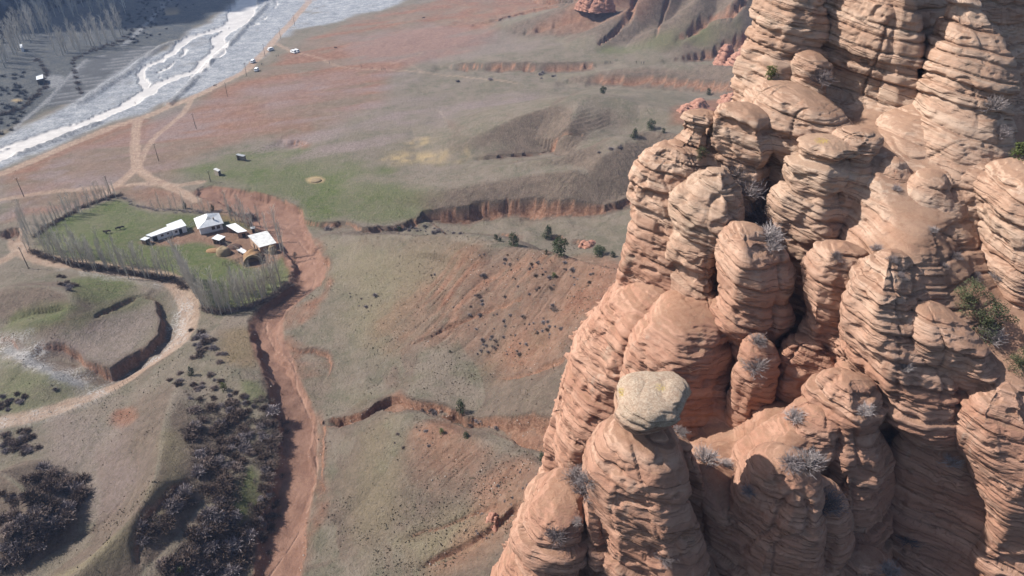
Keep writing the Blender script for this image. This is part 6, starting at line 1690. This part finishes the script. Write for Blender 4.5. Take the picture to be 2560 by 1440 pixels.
# ------------------------------------------------------------------ plants on the cliff
def cliff_plants():
    bpy.context.view_layer.update()
    dg = bpy.context.evaluated_depsgraph_get()
    def hit(px, py):
        d = Vector([float(v) for v in ray(px, py)]).normalized(); o = Vector((0, 0, CAM_H))
        ok, loc, nrm, _, ob, _ = SC.ray_cast(dg, o, d, distance=400)
        return loc, nrm
    T = [  # pixel, radius in pixels, kind, label
     (1840,430,34,1,'grey leafless shrub in the cleft, top of the shrub cascade'), (1868,470,40,1,'grey leafless shrub in the cleft, second of the shrub cascade'), (1890,515,60,1,'biggest grey leafless shrub filling the cleft between the pillars'), (1925,545,48,1,'grey leafless shrub at the shaded side of the cleft'), (1922,585,34,0,'pale leafless shrub hanging low in the cleft'), (1930,615,24,0,'small pale shrub at the foot of the cleft'),
     (1755,385,26,2,'small green juniper wedged under the flat skyline cap'), (1928,185,30,3,'yellow-green shrub on the ledge below the pale wall'), (2045,195,30,1,'dry brush behind the brown knob'),
     (1890,912,30,0,'grey shrub on the face of the slim spire'), (1893,850,22,0,'pale tuft at the tip of the slim spire'), (1762,1140,34,0,'whitish tuft in the saddle behind the boulder-topped pillar'), (1700,1075,18,0,'pale tuft below the boulder'),
     (1440,1188,30,0,'whitish tuft on the low pillar, left of two'), (1470,1195,26,0,'whitish tuft on the low pillar, right of two'), (1460,1225,34,1,'dark dry brush on the flat top of the low pillar'), (1390,1335,32,1,'dark dry brush on the face of the low pillar'), (1440,1300,14,0,'tiny tuft on the finger of rock'),
     (2020,1150,38,0,'whitish tuft on the crest of the dusty pillar'), (1975,1155,30,1,'dark brush on the crest of the dusty pillar'), (2060,1250,44,1,'dark leafless shrub in the shaded gully'), (1985,1040,28,0,'pale brush on the orange ridge'), (1815,1160,20,0,'small pale tuft on the orange saddle'), (1870,1225,18,1,'small dark shrub on the dusty slope'), (1660,1390,24,1,'dark tuft low on the front pillar'),
     (2160,1025,22,0,'white dead shrub on the rounded head'), (2262,915,18,0,'pale tuft beside the small rib on the layered mass'), (2376,1152,26,0,'pale shrub under the rounded slab'), (2220,1425,30,0,'white dry shrub at the bottom edge in the gully'), (2272,1345,26,1,'dry shrub on the edge of the lower wall'),
     (2480,265,30,0,'pale dry shrub at the foot of the rock cone'), (2470,835,36,0,'grey dead branches under the green juniper'), (2388,640,16,1,'small dark shrub on the red soil above the juniper'), (2330,575,14,0,'small pale shrub high on the soil slope'), (2250,690,14,1,'small dark tuft on the soil ridge'), (2230,650,14,1,'small dark tuft near the top of the soil ridge'), (2190,620,16,1,'dark tuft at the upper edge of the layered nose'), (2360,665,12,1,'tiny tuft beside the soil gully'), (2240,470,12,1,'tiny tuft on the smooth hump'), (2440,690,14,1,'tiny dark tuft above the juniper slope'), (2500,330,24,1,'dry brush on the slope below the dark recess'), (2490,690,18,0,'pale tuft at the foot of the thin ledges'), (2090,640,16,1,'dry tuft on the top of the layered nose'),
     (2545,380,40,3,'green-grey shrub at the picture edge below the dark recess'), (2420,740,66,2,'green juniper in the soil gully, upper half of the pair'), (2470,800,78,2,'larger green juniper hanging over the layered mass'), (2550,900,50,2,'dark juniper at the picture edge above the rounded outcrop'),
    ]
    for i, (px, py, rp, k, lab) in enumerate(T):
        loc, nrm = hit(px, py + rp * 0.35)
        if loc is None: continue
        dep = (loc - Vector((0, 0, CAM_H))).dot(Vector((0, CP, -SP)))
        s = rp * dep / FOC * 1.0
        p = loc - nrm * 0.05
        if k in (0, 1):
            o = put((TUFTS if k == 0 else TUFTS_D)[i % 3], 'dry_shrub', p.x, p.y, p.z, s * 1.3, s * 1.4, None, lab, 'shrub')
            o.rotation_euler = (nrm.x * 0.2, -nrm.y * 0.3, prng.uniform(0, 6.28))
        else:
            tree('juniper' if k == 2 else 'green_shrub', (JUNI_BIG if k == 2 else JUNI_Y), p.x, p.y, p.z - 0.1, s * 1.15, s * 1.6, lab, 'shrub' if k == 3 else 'tree', tilt=(0.05, -0.1))
cliff_plants()

# ------------------------------------------------------------------ tufts of dry grass and loose stones, too many to count
def ground_cover():
    g = np.random.default_rng(77)
    bare = mx(mx(water, mx(road, froad)), mx(wash, mx(yard, mx(gravel, field))))
    def pick(n, weight, lo, hi):
        ok = np.nonzero((GY > lo) & (GY < hi) & (np.abs(np.arctan2(GX, GY)) < 0.93) & (g.random(len(GX)) < weight))[0]
        i = g.choice(ok, min(n, len(ok)), replace=False)
        j = 0.4 * GY[i] / 250
        return GX[i] + g.normal(0, 1, len(i)) * j, GY[i] + g.normal(0, 1, len(i)) * j, GZ[i]
    def tufts(name, label, cat, x, y, z, size, mat):
        n = len(x); s_ = size * g.uniform(0.5, 1.5, n)
        V = np.zeros((n, 2, 4, 3), F32)
        for k in range(2):
            a = g.uniform(0, math.pi, n) ; dx, dy = np.cos(a) * s_ * 0.5, np.sin(a) * s_ * 0.5
            lx, ly = g.normal(0, 0.25, n) * s_, g.normal(0, 0.25, n) * s_; h = s_ * g.uniform(0.5, 1.0, n)
            V[:, k, 0] = np.stack([x - dx, y - dy, z - 0.08], 1); V[:, k, 1] = np.stack([x + dx, y + dy, z - 0.08], 1)
            V[:, k, 2] = np.stack([x + dx * 0.7 + lx, y + dy * 0.7 + ly, z + h], 1); V[:, k, 3] = np.stack([x - dx * 0.7 + lx, y - dy * 0.7 + ly, z + h * 0.85], 1)
        me = make_mesh(name, V.reshape(-1, 3), np.arange(n * 8).reshape(-1, 4), False); me.materials.append(mat)
        new_obj(name, me, label, cat, kind='stuff')
    free = np.clip(1 - 1.2 * bare, 0, 1) * (1 - 0.85 * farm) * sstep(330, 200, GY)
    clump = sstep(0.0, 0.5, n_mid + 0.8 * n_fin)
    tufts('dry_grass', 'tufts of dry straw-coloured grass on the slopes', 'grass', *pick(11000, free * (0.04 + 0.7 * clump), 70, 330), 0.22, simple_mat('dry_grass', (0.145, 0.120, 0.078), (0.215, 0.175, 0.118), 0.15, 0.95))
    tufts('low_scrub', 'specks of low dark scrub on the slopes', 'scrub', *pick(1300, free * (0.01 + 0.5 * sstep(0.25, 0.6, n_mid - 0.4 * n_fin)), 70, 330), 0.19, simple_mat('low_scrub', (0.060, 0.052, 0.040), (0.12, 0.10, 0.075), 0.15, 0.95))
    # stones: small rough octahedra
    x, y, z = pick(2600, np.clip(0.8 * chalk + 0.25 * red * (1 - wash) * free * clump + 0.25 * scar, 0, 1), 70, 300)
    n = len(x); s_ = 0.05 + 0.22 * g.random(n) ** 3
    D = np.array([(1, 0, 0), (0, 1, 0), (-1, 0, 0), (0, -1, 0), (0, 0, 0.9), (0, 0, -0.6)], F32)
    V = D[None] * (s_[:, None, None] * g.uniform(0.6, 1.3, (n, 6, 1))) + np.stack([x, y, z], 1)[:, None]
    F = np.array([(0, 1, 4), (1, 2, 4), (2, 3, 4), (3, 0, 4), (1, 0, 5), (2, 1, 5), (3, 2, 5), (0, 3, 5)])
    me = make_mesh('loose_stones', V.reshape(-1, 3), (F[None] + np.arange(n)[:, None, None] * 6).reshape(-1, 3), False)
    me.materials.append(simple_mat('pale_stone', (0.22, 0.165, 0.13), (0.36, 0.31, 0.27), 0.2, 0.95)); new_obj('loose_stones', me, 'loose pale stones strewn over slopes and banks', 'stones', kind='stuff')
ground_cover()

# ------------------------------------------------------------------ haze in the valley air
def haze():
    t = NT('haze')
    v = t.n('ShaderNodeVolumePrincipled')
    v.inputs['Color'].default_value = (0.42, 0.60, 1.0, 1)
    v.inputs['Density'].default_value = 0.00013
    v.inputs['Anisotropy'].default_value = 0.0
    t.l(v.outputs[0], t.out.inputs['Volume'])
    m = MB().box(-4000, 4000, -300, 4000, -60, 142)
    o = m.build('haze', t.m, None, kind='stuff', label='thin blue haze filling the valley air', cat='haze')
haze()

# ------------------------------------------------------------------ a cloud high over the river; its shadow lies on the far wood
def cloud():
    nr, nc = 40, 72
    ph = np.linspace(0, math.pi, nr); th = np.linspace(0, 2 * math.pi, nc, endpoint=False)
    X = np.sin(ph)[:, None] * np.cos(th); Y = np.sin(ph)[:, None] * np.sin(th); Z = np.cos(ph)[:, None] * np.ones(nc)
    n = fbm(X.ravel() * 3, Y.ravel() * 3, Z.ravel() * 3, 1.0, 4, 77).reshape(X.shape)
    k = 1 + 0.35 * n
    me = make_mesh('cloud', np.stack([X * k * 250, Y * k * 210, Z * k * 60], -1).reshape(-1, 3), grid_faces(nr, nc, True)[:, ::-1])
    me.materials.append(simple_mat('cloud_white', (0.80, 0.80, 0.80), (0.86, 0.86, 0.86), 0.01, 1.0))
    off = 520.0 / math.tan(SUN_EL)
    new_obj('cloud', me, 'white cumulus cloud high over the far river bank', 'cloud', loc=(-500 + math.sin(SUN_AZ) * off, 735 + math.cos(SUN_AZ) * off, 520))
cloud()
